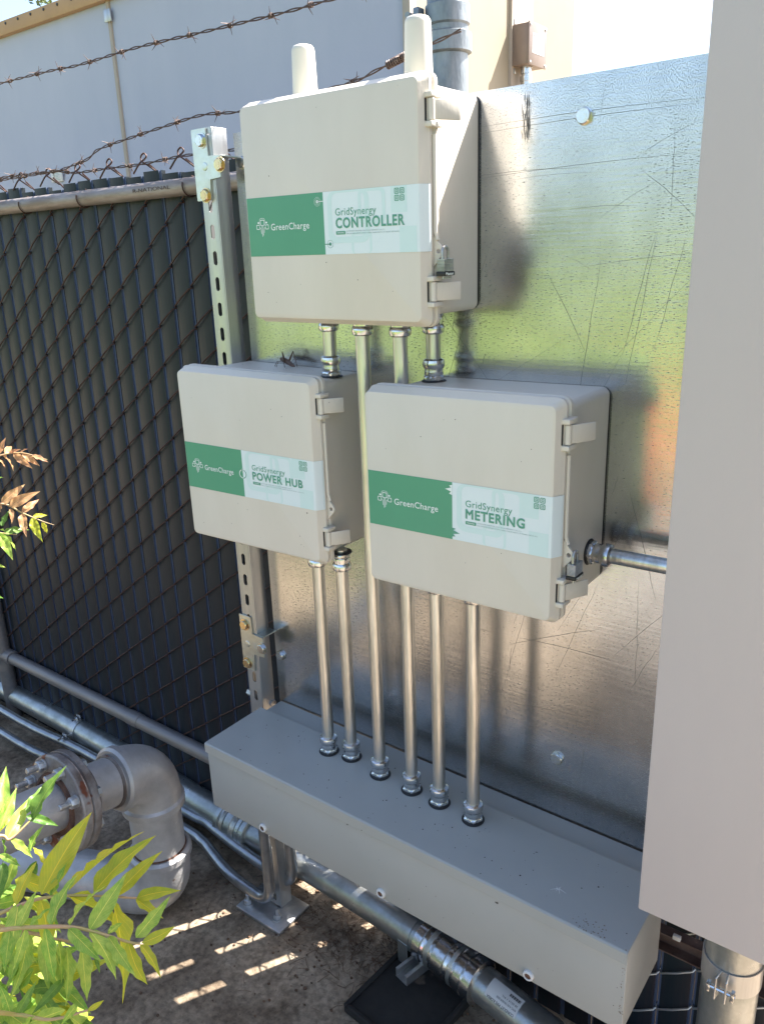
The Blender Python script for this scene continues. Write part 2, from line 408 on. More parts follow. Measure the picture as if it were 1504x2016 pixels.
M_leaf = mat_leaf('green_leaf', (0.20, 0.42, 0.06), (0.55, 0.64, 0.13), .58)
M_leafy = mat_leaf('yellow_leaf', (0.42, 0.50, 0.05), (0.62, 0.56, 0.05), .6)
M_leafr = mat_leaf('reddish_leaf', (0.45, 0.20, 0.11), (0.55, 0.36, 0.16))
M_leafg = mat_leaf('deep_green_leaf', (0.08, 0.20, 0.03), (0.22, 0.36, 0.06))

GZ = -0.52
# ------------------------------------------------------------ setting
bm = B()
n = 40
for i in range(1):
    vs = [bm.verts.new(p) for p in ((-120, -120, GZ), (120, -120, GZ), (120, 120, GZ), (-120, 120, GZ))]; bm.faces.new(vs)
tag(part('ground', bm, M_ground, smooth=0), None, None, kind='structure')
M_apron = mat('bounce_concrete', (0.23, 0.212, 0.19), 0.85, col2=(0.17, 0.158, 0.142), vscale=1.2, bump=.2, bscale=40)
bm = B(); box(bm, (-9, -5.0, GZ - .05), (7, -2.3, GZ + .012), .01); tag(part('bounce_pavement', bm, M_apron, smooth=0), None, None, kind='structure')  # unseen slab added to bounce sunlight onto the boxes and into the sheet
bm = B(); vs = [bm.verts.new(p) for p in ((-110, -115, GZ + .006), (110, -115, GZ + .006), (110, -5.02, GZ + .006), (-110, -5.02, GZ + .006))]; bm.faces.new(vs)
tag(part('lawn', bm, M_grass, smooth=0), None, None, kind='structure')

def hit(u, v, ax, val):
    d = at(u, v, 1.0) - CAM_POS
    return CAM_POS + d * ((val - CAM_POS[ax]) / d[ax])

# ------------------------------------------------------------ utility building beyond the fence
b = thing('utility_building', 'pale grey building with tan roof edge beyond the fence, one side wall sunlit', 'building', (-3.0, 1.8, GZ))
CX = -0.76; TOPZ = 2.62
bm = B(); box(bm, (-2.72, 1.8, GZ), (CX - .035, 1.95, TOPZ)); part('wall_panel', bm, M_wall, b)
bm = B(); box(bm, (-9.0, 1.802, GZ), (-2.745, 1.95, TOPZ)); part('wall_panel', bm, M_wall, b)
bm = B(); box(bm, (-2.745, 1.788, GZ), (-2.72, 1.93, TOPZ), 0.003); part('seam_strip', bm, M_wallt, b)
bm = B(); box(bm, (-2.757, 1.776, 2.50), (-2.70, 1.788, 2.56), 0.004); part('seam_bracket', bm, M_strut, b)
bm = B(); box(bm, (CX - .035, 1.78, GZ), (CX + .004, 1.83, TOPZ), 0.004); part('corner_trim', bm, M_wallt, b)
bm = B(); box(bm, (CX - .15, 1.83, GZ), (CX, 2.63, TOPZ)); part('side_wall_panel', bm, M_walls, b)
bm = B(); box(bm, (CX - .15, 2.63, GZ), (CX + .016, 2.85, TOPZ), 0.003); part('side_trim', bm, M_wallt, b)
bm = B(); box(bm, (CX - .15, 2.85, GZ), (CX, 3.37, TOPZ)); part('side_wall_panel', bm, M_walls, b)
bm = B(); box(bm, (-9.0, 3.2, GZ), (CX - .15, 3.36, TOPZ)); part('rear_wall', bm, M_wallt, b)
bm = B(); box(bm, (-9.0, 1.765, 2.60), (CX + .03, 1.82, 2.675), 0.004); part('roof_edge', bm, M_fascia, b)
bm = B(); box(bm, (-9.0, 1.82, 2.62), (CX + .01, 3.37, 2.66)); part('roof', bm, M_wallt, b)
bm = B()
for k in range(60):
    lathe(bm, [(.008, 0), (.008, .004), (0, .006)], along((-8.9 + .137 * k, 1.765, 2.655), (0, -1, 0)), 8)
tag(part('roof_edge_screws', bm, M_ink, b), None, None, kind='stuff')
bm = B(); box(bm, hit(112, 345, 1, 1.792) - Vector((.06, .004, .035)), hit(112, 345, 1, 1.792) + Vector((.06, .004, .035)), .002); nb = part('notice_plate', bm, M_sticker, b)
bm = B()
for k in range(6):
    c = hit(112, 345, 1, 1.7872); box(bm, (c.x - .045, 1.7872, c.z - .025 + k * .009), (c.x + .03 - .01 * (k % 3), 1.7877, c.z - .0225 + k * .009))
part('print_lines', bm, M_greytxt, b)

# junction box on the sunny side wall
jb = thing('junction_box', 'brown steel junction box with a white sticker on the sunlit side wall', 'junction box', (-.70, 2.72, 2.118))
bm = B(); box(bm, (-.744, 2.636, 2.118), (-.660, 2.815, 2.297), .004); part('body', bm, M_jbox, jb)
bm = B(); box(bm, (-.660, 2.632, 2.114), (-.651, 2.819, 2.301), .003); lidj = part('lid', bm, M_jbox, jb)
bm = B()
for y, z in ((2.645, 2.127), (2.806, 2.127), (2.645, 2.288), (2.806, 2.288)): lathe(bm, [(.006, 0), (.006, .003), (0, .004)], along((-.651, y, z), (1, 0, 0)), 10)
part('lid_screws', bm, M_fit, lidj)
bm = B(); box(bm, (-.6508, 2.665, 2.168), (-.6498, 2.79, 2.255)); st = part('sticker', bm, M_sticker, jb)
bm = B()
MJ = Matrix(((0, -1, 0, -.6494), (1, 0, 0, 2.67), (0, 0, 1, 0), (0, 0, 0, 1)))
text(bm, 'ES', 0.004, 2.226, .022, .02, 0, .02, MJ); text(bm, 'Electrical Box', .034, 2.236, .08, .006, 0, 0, MJ)
for k in range(4): text(bm, 'service panel', .04, 2.218 - .009 * k, .03 + .012 * (k % 2), .004, 0, 0, MJ)
text(bm, 'call before opening this cover', .01, 2.176, .10, .004, 0, 0, MJ)
part('lettering', bm, M_ink, st, smooth=0)
bm = B(); lathe(bm, [(.026, 2.03), (.026, 2.05), (.030, 2.052), (.030, 2.075), (.022, 2.078), (.022, 2.085), (.027, 2.087), (.027, 2.112), (.03, 2.113), (.03, 2.118)], Matrix.Translation((-.70, 2.70, 0)), 20); part('pipe_fitting', bm, M_fit, jb)
bm = B(); tube(bm, [(-.70, 2.70, GZ), (-.70, 2.70, 2.04)], .0185); part('conduit', bm, M_emt, jb)
bm = B()
for z in (2.10, 2.315): box(bm, (-.744, 2.65, z - .012), (-.741, 2.67, z + .012), .001)
part('mounting_tab', bm, M_strut, jb)

# ------------------------------------------------------------ slatted chain-link fence
FY = 0.12; PITCH = 0.0725
fe = thing('chain_link_fence', 'rusty brown chain-link fence woven with dark green privacy slats, left of the electrical boxes', 'fence', (-1.0, FY, GZ))
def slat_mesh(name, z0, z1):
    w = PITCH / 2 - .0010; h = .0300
    poly = [(-w, .009), (-w, -.0035), (-h, -.0035), (-h, -.008), (-h + .002, -.009), (h - .002, -.009), (h, -.008), (h, -.0035), (w, -.0035), (w, .009)]  # side wings added to close the gaps against the sun
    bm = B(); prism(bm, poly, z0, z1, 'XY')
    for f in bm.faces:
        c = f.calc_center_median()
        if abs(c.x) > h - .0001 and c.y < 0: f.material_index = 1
    return mesh_of(bm, name, [M_slat, M_gaptint], 30)
def slat_proto():
    return slat_mesh('slat', 0, 1)
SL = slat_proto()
rs = random.Random(3)
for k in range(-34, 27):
    x = -.52 + PITCH * (k + .5); z0 = .27 + rs.uniform(-.03, .03) if k in (7, 9, 10) else -.519; z1 = 1.480 + rs.uniform(-.012, .010)  # three short hidden slats added to keep the sun off the iron elbow
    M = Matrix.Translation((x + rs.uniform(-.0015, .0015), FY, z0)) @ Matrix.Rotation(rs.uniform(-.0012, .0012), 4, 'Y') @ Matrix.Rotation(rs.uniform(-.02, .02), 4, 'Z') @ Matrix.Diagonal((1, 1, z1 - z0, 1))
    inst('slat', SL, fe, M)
def wire_mesh(zs, n, mat_):
    pts = []
    for i in range(n):
        z = zs + i * .103
        pts += [(-.002, .0, z), (.005, -.014, z + .004), (PITCH / 2, -.0165, z + .0258), (PITCH - .005, -.014, z + .0475), (PITCH + .002, .0, z + .0515),
                (PITCH - .005, .012, z + .0555), (PITCH / 2, .0145, z + .077), (.005, .012, z + .099)]
    bm = B(); tube(bm, pts, .0024, 5); return mesh_of(bm, 'wire', mat_, 60)
z0w = 1.355 - .103 * 17
W = {(0, 0): wire_mesh(z0w, 18, M_wire), (1, 0): wire_mesh(z0w + .0515, 18, M_wire), (0, 1): wire_mesh(z0w, 18, M_wireg), (1, 1): wire_mesh(z0w + .0515, 18, M_wireg)}
bmk = B()
for k in range(-34, 27):
    x = -.52 + PITCH * k
    inst('wire', W[(k % 2, 1 if x > .8 else 0)], fe, Matrix.Translation((x, FY, 0)))
    if k % 2 and x < .3:   # twisted knuckle hooks above the slats
        zt = 1.355 + .103 + .0515
        hook = [(x - .030, FY - .012, zt - .026), (x - .006, FY - .008, zt - .003), (x + .004, FY, zt + .006), (x + .009, FY + .004, zt + .014), (x + .001, FY + .003, zt + .021), (x - .008, FY, zt + .014), (x - .004, FY - .003, zt + .002), (x + .010, FY - .006, zt - .003), (x + .034, FY + .010, zt - .024)]
        tube(bmk, catmull(hook, 4), .0022, 6)
tag(part('wire_knuckles', bmk, M_wire, fe, 60), None, None, kind='stuff')
bm = B(); tube(bm, [(-3.2, .092, 1.437), (.9, .092, 1.437)], .0205, 24); tr = part('top_rail', bm, M_rail, fe)
bm = B(); MT = Matrix.Translation((0, 0, 0))
tx0 = hit(262, 375, 1, .072).x; text(bm, 'R-NATIONAL', tx0, 1.434, hit(335, 368, 1, .072).x - tx0, .0085, .0708, 0)
part('stamped_lettering', bm, M_wire, tr, 0)
bm = B(); tube(bm, [(-3.2, .09, -.236), (.9, .09, -.24)], .0235, 24); part('bottom_rail', bm, M_pipe_d, fe)
bm = B(); box(bm, (-3.2, .06, 1.4), (-3.18, .07, 1.41)); bm.free()
bm = B(); tube(bm, [(-1.655, .085, GZ), (-1.655, .085, 1.44)], .029, 24); part('post', bm, M_pipe_d, fe)
for bx in (-1.655 + .045, -1.655 - .045):
    bm = B(); lathe(bm, [(.0265, -.02), (.0285, -.018), (.0285, .018), (.0265, .02)], along((bx, .09, -.236), (1, 0, 0)), 24); part('rail_clamp', bm, M_pipe_d, fe)
bm = B(); lathe(bm, [(.031, -.016), (.033, -.013), (.033, .013), (.031, .016)], along((-1.655, .085, -.236), (0, 0, 1)), 24); part('post_clamp', bm, M_pipe_d, fe)
bm = B(); lathe(bm, [(.024, -.03), (.0255, -.028), (.0255, .028), (.024, .03)], along((-.8, .09, -.238), (1, 0, 0)), 24); part('rail_sleeve', bm, M_pipe_d, fe)
for u, v in ((50, 395), (164, 380), (374, 360)):
    x = hit(u, v, 1, .09).x
    bm = B(); pts = [(x + .004 * math.sin(a * .5), .092 + .0235 * math.cos(a), 1.437 + .0235 * math.sin(a)) for a in [rad(t) for t in range(-200, 100, 20)]]
    pts += [(x - .004, FY - .015, 1.45), (x - .012, FY - .012, 1.43)]
    tube(bm, pts, .0019, 6); part('tie_wire', bm, M_wire, fe)

# barbed wire strands
def strand(pts, label, spacing, seed, extra=None):
    rr = random.Random(seed)
    P = catmull(pts, 10)
    root = thing('barbed_wire', label, 'barbed wire', tuple(pts[0]), 'barbed wire strands above the fence')
    # resample
    L = [0]
    for a, b_ in zip(P, P[1:]): L.append(L[-1] + (b_ - a).length)
    def pos(s):
        for i in range(len(L) - 1):
            if L[i + 1] >= s or i == len(L) - 2:
                t = (s - L[i]) / (L[i + 1] - L[i]); return P[i].lerp(P[i + 1], t), (P[i + 1] - P[i]).normalized()
    bm = B(); n = int(L[-1] / .006)
    for ph in (0, math.pi):
        q = []
        for i in range(n + 1):
            s = L[-1] * i / n; p, t = pos(s); u, w = frame(t); a = s * 2 * math.pi / .105 + ph
            q.append(p + (u * math.cos(a) + w * math.sin(a)) * .0022)
        tube(bm, q, .0015, 5)
    part('twisted_wire', bm, M_barb, root, 60)
    s = spacing * rr.uniform(.2, .8)
    while s < L[-1]:
        p, t = pos(s); M = along(p, t, rr.uniform(0, 6.28))
        inst('barb', BARB, root, M); s += spacing * rr.uniform(.9, 1.1)
    return root
bm = B()
for q, ph in ((0, 0), (1, 1.7)):
    pts = []
    sgn = 1 if q == 0 else -1
    pts.append((.020 * math.cos(ph), .020 * math.sin(ph), -.006 * sgn))
    for i in range(20):
        a = ph + 1.57 + i * .65; pts.append((.0045 * math.cos(a), .0045 * math.sin(a), (-.004 + i * .0005) * sgn))
    a = ph + 1.57 + 19 * .65; pts.append((.020 * math.cos(a + .9), .020 * math.sin(a + .9), .008 * sgn))
    tube(bm, pts, .0013, 5, rs=[.0004] + [.0013] * 20 + [.0004])
BARB = mesh_of(bm, 'barb', M_barb, 60)
h = lambda u, v: hit(u, v, 1, FY)
strand([Vector((-3.4, FY, 1.80)), h(0, 163), h(150, 128), h(267, 93), h(407, 60), h(490, 40), h(583, 17), h(650, -2), Vector((.62, FY, 1.75))],
       'highest rusty barbed wire strand, crossing above the other two in front of the grey wall', .125, 1)
strand([Vector((-3.4, FY, 1.53)), h(0, 354), h(150, 322), h(195, 293), h(258, 270), h(330, 246), h(400, 225), h(475, 218), h(580, 192), h(695, 160), h(740, 138), h(797, 110), Vector((.5, FY, 1.65))],
       'middle rusty barbed wire strand that rises from the fence top to behind the uppermost box', .135, 2)
s3 = strand([Vector((-3.4, FY, 1.53)), h(0, 349), h(150, 339), h(208, 331), h(275, 323), h(330, 312), h(390, 302), Vector((.2, FY, 1.50))],
       'lowest rusty barbed wire strand, hooked along the fence top just above the pipe rail', .14, 3)
bm = B(); pA = h(762, 128); pB = h(800, 108); q = []
for i in range(120):
    t = i / 119; a = t * 2 * math.pi * 9; p = pA.lerp(pB, t); q.append(p + Vector((0, math.cos(a), math.sin(a))) * .0065)
tube(bm, q, .0022, 5)
tag(part('wire_wrap', bm, M_barb, None, 60), 'tight rusty wire wrap where a strand ends behind the right antenna', 'wire wrap')

# weathered riser behind the controller box
r_ = thing('riser_pipe', 'thick weathered galvanised riser pipe with clamp bands behind the uppermost box', 'pipe', (.326, .35, GZ))
bm = B(); tube(bm, [(.326, .35, GZ), (.326, .35, 3.2)], .0435, 32); part('pipe', bm, M_riser, r_)
for z0, z1, r, nm in ((1.722, 1.765, .0475, 'clamp_band'), (1.668, 1.712, .0515, 'coupling'), (1.565, 1.585, .050, 'clamp_band'), (1.90, 1.95, .0475, 'clamp_band')):
    bm = B(); lathe(bm, [(.0435, z0), (r, z0 + .004), (r, z1 - .004), (.0435, z1)], Matrix.Translation((.326, .35, 0)), 32); part(nm, bm, M_riser, r_)
bm = B(); box(bm, (.27, .30, 1.725), (.285, .325, 1.76), .003); lathe(bm, [(.006, 0), (.006, .05)], along((.277, .32, 1.74), (0, -1, 0)), 8); part('clamp_bolt', bm, M_riser, r_)

# ------------------------------------------------------------ galvanised backboard
PT = 1.519
pn = thing('backboard', 'large scratched galvanised steel sheet that carries the three beige boxes', 'steel sheet', (.55, 0, .12))
bm = B(); vs = box(bm, (.012, 0, .135), (1.16, .004, PT))
warp(bm, lambda p: (p.x, p.y, p.z + .003 * p.x)); part('sheet', bm, M_panel, pn, smooth=0)
bm = B(); box(bm, (.012, .004, .135), (.03, .03, PT - .01)); box(bm, (1.14, .004, .135), (1.16, .03, PT - .01)); box(bm, (.03, .004, PT - .02), (1.14, .03, PT - .016)); part('folded_edge', bm, M_strut, pn)
def bolt_mesh(r=.012, h=.008, wr=.0155, mat_=None):
    bm = B()
    lathe(bm, [(wr, 0), (wr, .0016), (r * .95, .0017)], Matrix(), 24)
    lathe(bm, [(r, .0018), (r, h * .85), (r * .86, h)], Matrix(), 24, hexes=(0, 1))
    lathe(bm, [(r * .5, h), (r * .5, h + .0004)], Matrix(), 12)
    return mesh_of(bm, 'bolt', mat_ or M_bolt, 30)
BOLT = bolt_mesh(); BOLT_Y = bolt_mesh(mat_=M_bolty); BOLT_P = bolt_mesh(.0125, .008, .0135)
for x, z in ((.798, 1.462), (.035, 1.46), (.03, .294), (.795, .287)):
    inst('bolt', BOLT_P, pn, along((x, -.0002, z), (0, -1, 0), .3))
# long scratches and scuffs cut into the sheet
rs = random.Random(11)
bm = B()
def scratch(x0, z0, x1, z1, w, wob=.004):
    n = 7; P = []
    for i in range(n + 1):
        t = i / n; P.append((x0 + (x1 - x0) * t + rs.uniform(-wob, wob) * .4, z0 + (z1 - z0) * t + wob * math.sin(t * 3)))
    dx, dz = x1 - x0, z1 - z0; L = math.hypot(dx, dz) + 1e-6; nx, nz = -dz / L, dx / L
    V = []
    for i, (x, z) in enumerate(P):
        ww = w * (1 - abs(2 * i / n - 1) ** 2 * .8) / 2
        V.append((bm.verts.new((x + nx * ww, -.0004, z + nz * ww)), bm.verts.new((x - nx * ww, -.0004, z - nz * ww))))
    for a, c in zip(V, V[1:]): bm.faces.new((a[0], a[1], c[1], c[0]))
for _ in range(60):
    x = rs.uniform(.05, 1.08); z = rs.uniform(.25, 1.5)
    a = rs.choice([rs.gauss(1.45, .12), rs.gauss(1.25, .2), rs.gauss(.05, .06), rs.uniform(0, 3.1)]); L = rs.choice([.03, .06, .1, .2, .3]) * rs.uniform(.6, 1.2)
    scratch(x, z, min(1.15, x + L * math.cos(a)), min(1.515, z + L * math.sin(a)), rs.uniform(.0003, .0006), .003)
for u0, v0, u1, v1 in ((1295, 455, 1230, 760), (1290, 460, 1225, 700), (1185, 500, 1120, 900), (1350, 470, 1290, 680), (1390, 190, 945, 250), (1390, 200, 950, 262), (950, 350, 1370, 300), (1300, 1270, 1240, 1360), (1260, 330, 1370, 430), (945, 345, 1150, 330), (1120, 960, 1010, 1230), (1330, 240, 1320, 420), (1040, 180, 1045, 280), (1080, 540, 1150, 690), (1360, 1170, 1210, 1290), (1240, 970, 1290, 1180), (1000, 1270, 1180, 1240), (1020, 1255, 1200, 1300)):
    a = hit(u0, v0, 1, 0); c = hit(u1, v1, 1, 0); scratch(a.x, a.z, c.x, c.z, .0007, .003)
M_scr = mat('scratch_dark', (0.22, 0.22, 0.22), .45, .8)
tag(part('scratches', bm, M_scr, pn, smooth=0, recalc=False), None, None, kind='stuff')
bm = B()
for _ in range(46):
    u = rs.gauss(1037, 4); v = rs.uniform(195, 285); a = hit(u, v, 1, 0); L = rs.uniform(.01, .035)
    if a.z + L < 1.515: scratch(a.x, a.z, a.x + rs.gauss(0, .002), a.z + L, rs.uniform(.0005, .0013), .001)
tag(part('rub_mark', bm, M_scr, pn, smooth=0, recalc=False), None, None, kind='stuff')

# ------------------------------------------------------------ slotted strut post
sp = thing('strut_post', 'slotted galvanised strut post bolted at the left edge of the steel sheet', 'strut', (-.028, -.02, GZ + .012))
PX0, PX1, PY0, PY1 = -.052, -.005, -.045, -.002
T = .0025
bm = B()
ztop = 1.53; zb = GZ + .012
def slot_plate(bm, x0, x1, z0, z1, cz, y, sw, sh):
    """a plate cell with a slotted hole, both skins and the hole's wall"""
    cx = (x0 + x1) / 2; n = 32; inner = []; outer = []
    for k in range(n):
        a = 2 * math.pi * (k + .5) / n; c, s = math.cos(a), math.sin(a)
        ix = sw * c; iz = sw * s + (sh - sw) * (1 if s > 0 else -1); inner.append((cx + ix, cz + iz))
        hx = (x1 - x0) / 2; up = z1 - cz; dn = cz - z0
        tx = hx / abs(c) if abs(c) > 1e-6 else 9; tz = (up if s > 0 else dn) / abs(s) if abs(s) > 1e-6 else 9
        t = min(tx, tz); outer.append((cx + c * t, cz + s * t))
    # snap nearest outer samples to corners
    for qx, qz in ((x0, z0), (x0, z1), (x1, z0), (x1, z1)):
        j = min(range(n), key=lambda i: (outer[i][0] - qx) ** 2 + (outer[i][1] - qz) ** 2); outer[j] = (qx, qz)
    fo = [bm.verts.new((p[0], y, p[1])) for p in outer]; fi = [bm.verts.new((p[0], y, p[1])) for p in inner]
    bo = [bm.verts.new((p[0], y + T, p[1])) for p in outer]; bi = [bm.verts.new((p[0], y + T, p[1])) for p in inner]
    for k in range(n):
        j = (k + 1) % n
        bm.faces.new((fo[k], fo[j], fi[j], fi[k])); bm.faces.new((bo[j], bo[k], bi[k], bi[j])); bm.faces.new((fi[k], fi[j], bi[j], bi[k]))
zc = 1.324 + .0545 * 3
while zc > zb:
    a = max(zb, zc - .02725); c = min(ztop, zc + .02725)
    if zc - .016 > zb and zc + .016 < ztop: slot_plate(bm, PX0 + T, PX1 - T, a, c, zc, PY0, .0062, .0150)
    zc -= .0545
box(bm, (PX0 + T, PY0, ztop - .012), (PX1 - T, PY0 + T, ztop))
box(bm, (PX0, PY0, zb), (PX0 + T, PY1, ztop), .0008, 1); box(bm, (PX1 - T, PY0, zb), (PX1, PY1, ztop), .0008, 1)
box(bm, (PX0 + T, PY1 - T, zb), (PX0 + .011, PY1, ztop)); box(bm, (PX1 - .011, PY1 - T, zb), (PX1 - T, PY1, ztop))
part('channel', bm, M_strut, sp, recalc=False)
def tee(name, u, pts_plate, arm, bolts, hole, ledge):
    bm = B(); prism(bm, pts_plate, PY0 - .0045, PY0 - .0005)
    es = [e for e in bm.edges]; bmesh.ops.bevel(bm, geom=es, offset=.0012, segments=2, affect='EDGES')
    if ledge: box(bm, *ledge, .0008)
    o = part(name, bm, M_bracket, sp)
    bmh = B()
    lathe(bmh, [(.0085, 0), (.0075, .001), (.006, .0012)], along((hole.x, PY0 - .0046, hole.z), (0, -1, 0)), 20)
    part('hole_rim', bmh, M_bracket, sp); bmh = B(); lathe(bmh, [(.006, 0), (.006, .0008)], along((hole.x, PY0 - .0047, hole.z), (0, -1, 0)), 16); part('hole', bmh, M_blk, sp)  # black disc stands in for the shade inside the hole
    for p, me in bolts: inst('bolt', me, sp, along((p.x, PY0 - .0046, p.z), (0, -1, 0), .4))
yb = PY0 - .005
H = lambda u, v: hit(u, v, 1, yb)
def tp(*uv): return [(H(u, v).x, H(u, v).z) for u, v in uv]
z1t, z0t = 1.529, 1.388
tee('corner_bracket', 0, [(-.064, z1t), (-.064, z0t), (-.018, z0t), (-.018, 1.430), (.017, 1.430), (.017, 1.474), (-.018, 1.474), (-.018, z1t)], None,
    [(H(396, 276), BOLT), (H(433, 323), BOLT_Y), (H(406, 384), BOLT_Y)], H(403, 327), ((-.018, PY0, 1.4715), (.017, .0, 1.4745)))
zz = H(484, 1213).z; zl = H(490, 1318).z
zm1 = H(520, 1258).z; zm0 = H(520, 1296).z
tee('corner_bracket', 0, [(-.060, zz), (-.060, zl), (-.018, zl), (-.018, zm0), (.020, zm0), (.020, zm1), (-.018, zm1), (-.018, zz)], None,
    [(H(482, 1230), BOLT_Y), (H(516, 1277), BOLT), (H(488, 1305), BOLT_Y)], H(487, 1268), ((-.018, PY0, zm1 - .002), (.020, .0, zm1 + .001)))
bm = B()
for k in range(3): text(bm, '44FTJ B42', H(499, 1262).x, H(499, 1262).z - .008 - .006 * k, .020, .0035, yb - .0003)
part('stamped_lettering', bm, M_sticker, sp, 0)
bm = B(); box(bm, (-.122, -.112, GZ + .001), (.050, .012, GZ + .012), .002); part('base_plate', bm, M_strut, sp)
for u, v in ((489, 1778), (547, 1808)):
    p = hit(u, v, 2, GZ + .012); bm = B()
    lathe(bm, [(.016, 0), (.016, .002), (.0105, .0022)], along(p, (0, 0, 1)), 20); lathe(bm, [(.011, .002), (.011, .013), (.009, .014)], along(p, (0, 0, 1)), 24, hexes=(0, 1)); lathe(bm, [(.0055, .014), (.0055, .03), (.004, .031)], along(p, (0, 0, 1)), 12)
    part('anchor_bolt', bm, M_strut, sp)
bm = B(); tube(bm, [(-.10, -.005, .148), (.0, -.012, .148)], .010, 6); tag(part('channel_stub', bm, M_strut, None), 'short galvanised rod end poking out behind the trough at the left', 'rod')

# ------------------------------------------------------------ enclosures
def enclosure(name, label, x0, x1, z0, z1, d, fn, split, title, titlew, deco, gx, i=.009, ear_lock=False):
    root = thing(name, label, 'electrical box', ((x0 + x1) / 2, 0, z0), 'beige electrical boxes on the steel sheet')
    def rr(ins, y, r): return [(a, y, b_) for a, b_ in rrect(x0 + ins, x1 - ins, z0 + ins, z1 - ins, r, 6)]
    bm = B(); loft(bm, [rr(i + .003, -.0005, .012), rr(i, -.004, .014), rr(i, -d + .043, .014)]); warp(bm, fn); part('body', bm, M_box, root)
    bm = B(); loft(bm, [rr(i + .002, -.0002, .016), rr(i + .002, -.0035, .016), rr(i + .002, -.0036, .016)]); warp(bm, lambda p: fn(Vector((p.x + .004, p.y, p.z)))); part('rear_gasket', bm, M_blk, root)
    ex0, ez0, ez1 = x0 - .010, z0 - .009, z1 + .005
    def rr(ins, y, r): return [(a, y, b_) for a, b_ in rrect(ex0 + (ins * .45 if ins > .005 else ins), x1 - ins, ez0 + ins, ez1 - ins, r, 6)]
    bm = B(); loft(bm, [rr(.003, -d + .043, .013), rr(0, -d + .041, .015), rr(0, -d + .033, .015), rr(.0035, -d + .031, .013), rr(.0035, -d + .027, .013), rr(.001, -d + .025, .014), rr(.001, -d + .019, .014), rr(.003, -d + .016, .0135),
                        rr(.009, -d + .0035, .011), rr(.0105, -d + .001, .010), rr(.0135, -d, .008)]); warp(bm, fn)
    lid = part('lid', bm, M_box, root, smooth=28)
    zc = z0 + .163; lz0, lz1 = zc - .051, zc + .0505; yl = -d - .0006
    xl, xr = x0 - .0032, x1 - .0150; xs = x0 + split
    bm = B(); flat(bm, [(xl, lz0), (xs, lz0), (xs, lz1), (xl, lz1)], yl)
    if deco == 'teeth':
        for s, zt in ((1, lz1 - .004), (-1, lz0 + .006)):
            pass
    warp(bm, fn); lab = part('label', bm, M_green, root, 0, recalc=False)
    bm = B()
    cols = [(xs, yl), (xr, yl), (x1 - .0105, -d + .0002), (x1 - .0085, -d + .003), (x1 - .0018, -d + .0155), (x1 - .0006, -d + .020)]
    for (xa, ya), (xb, yb_) in zip(cols, cols[1:]):
        bm.faces.new([bm.verts.new(p) for p in ((xa, ya, lz0), (xb, yb_, lz0), (xb, yb_, lz1), (xa, ya, lz1))])
    warp(bm, fn); part('label_pale_half', bm, M_tealp, lab, 60, recalc=False)
    # pale watermark shapes
    y1 = yl - .0002; rw = random.Random(hash(title) % 7)
    bm = B()
    for cx_, cz_, s in ((.235, .012, .045), (.285, .024, .028), (.262, -.038, .022)):
        cx_ += x0 - (.181 - split); o_ = rrect(cx_ + x0 * 0 - s, cx_ + s, max(lz0, zc + cz_ - s), min(lz1, zc + cz_ + s), s * .35); i_ = rrect(cx_ - s * .78, cx_ + s * .78, max(lz0, zc + cz_ - s * .78), min(lz1 - .001, zc + cz_ + s * .78), s * .25)
        ringshape(bm, o_, i_, y1 - cz_ * .002)
    flat(bm, [(xr - .034, lz0), (xr, lz0), (xr, lz0 + .04), (xr - .034, lz0 + .04)], y1)
    flat(bm, [(xr - .05, lz1 - .04), (xr - .018, lz1 - .04), (xr - .018, lz1), (xr - .05, lz1)], y1 + .0001)
    warp(bm, fn); part('watermark', bm, M_teal2, lab, 0, recalc=False)
    y2 = yl - .0004; y3 = yl - .0006
    gl = x0 + gx
    # white logo and name on the green half
    bm = B(); lx, lz = gl - .0375, zc - .001
    def rq(cx_, cz_, s, t, r=.3):
        ringshape(bm, rrect(cx_ - s, cx_ + s, cz_ - s, cz_ + s, s * r, 3), rrect(cx_ - s + t, cx_ + s - t, cz_ - s + t, cz_ + s - t, max(.0003, (s - t) * r), 3), y2)
    rq(lx + .016, lz + .0085, .0052, .0013, .35); rq(lx + .0048, lz + .001, .0042, .0012, .35); rq(lx + .0272, lz + .001, .0042, .0012, .35)
    for px_, pz_ in ((.0062, .0085), (.0262, .0085)):
        flat(bm, rrect(lx + px_ - .0022, lx + px_ + .0022, lz + pz_ - .0016, lz + pz_ + .0016, .0012, 3), y2)
    ringshape(bm, rrect(lx + .0085, lx + .0235, lz + .003, lz + .0165, .005, 3), rrect(lx + .0092, lx + .0228, lz + .0037, lz + .0158, .0045, 3), y2)
    for dx, zt, zb_ in ((-.0042, -.001, -.0105), (-.0014, .003, -.0155), (.0014, .003, -.0135), (.0042, -.001, -.0090)):
        flat(bm, [(lx + .016 + dx * 1.0 - .0006, lz + zt), (lx + .016 + dx * .8 - .0006, lz + zb_), (lx + .016 + dx * .8 + .0006, lz + zb_), (lx + .016 + dx + .0006, lz + zt)][::-1], y2)
    for s in (-1, 1):
        flat(bm, [(lx + .016 + s * .0042, lz - .001), (lx + .016 + s * .0085, lz + .0035), (lx + .016 + s * .0085, lz + .0022), (lx + .016 + s * .0042, lz - .0028)], y2)
    text(bm, 'GreenCharge', gl, zc - .0065, .0925 if deco != 'power' else .082, .0112, y3, .008, None, 1.06)
    warp(bm, fn); part('logo_lettering', bm, M_white, lab, 0)
    # green print on the pale half
    tx = x0 + split + .0262; bm = B()
    text(bm, 'GridSynergy', tx, zc + .0115, .087, .0115, y2, .004, None, 1.06)
    text(bm, title, tx, zc - .0085, titlew, .0158, y3, .030, None, 1.12)
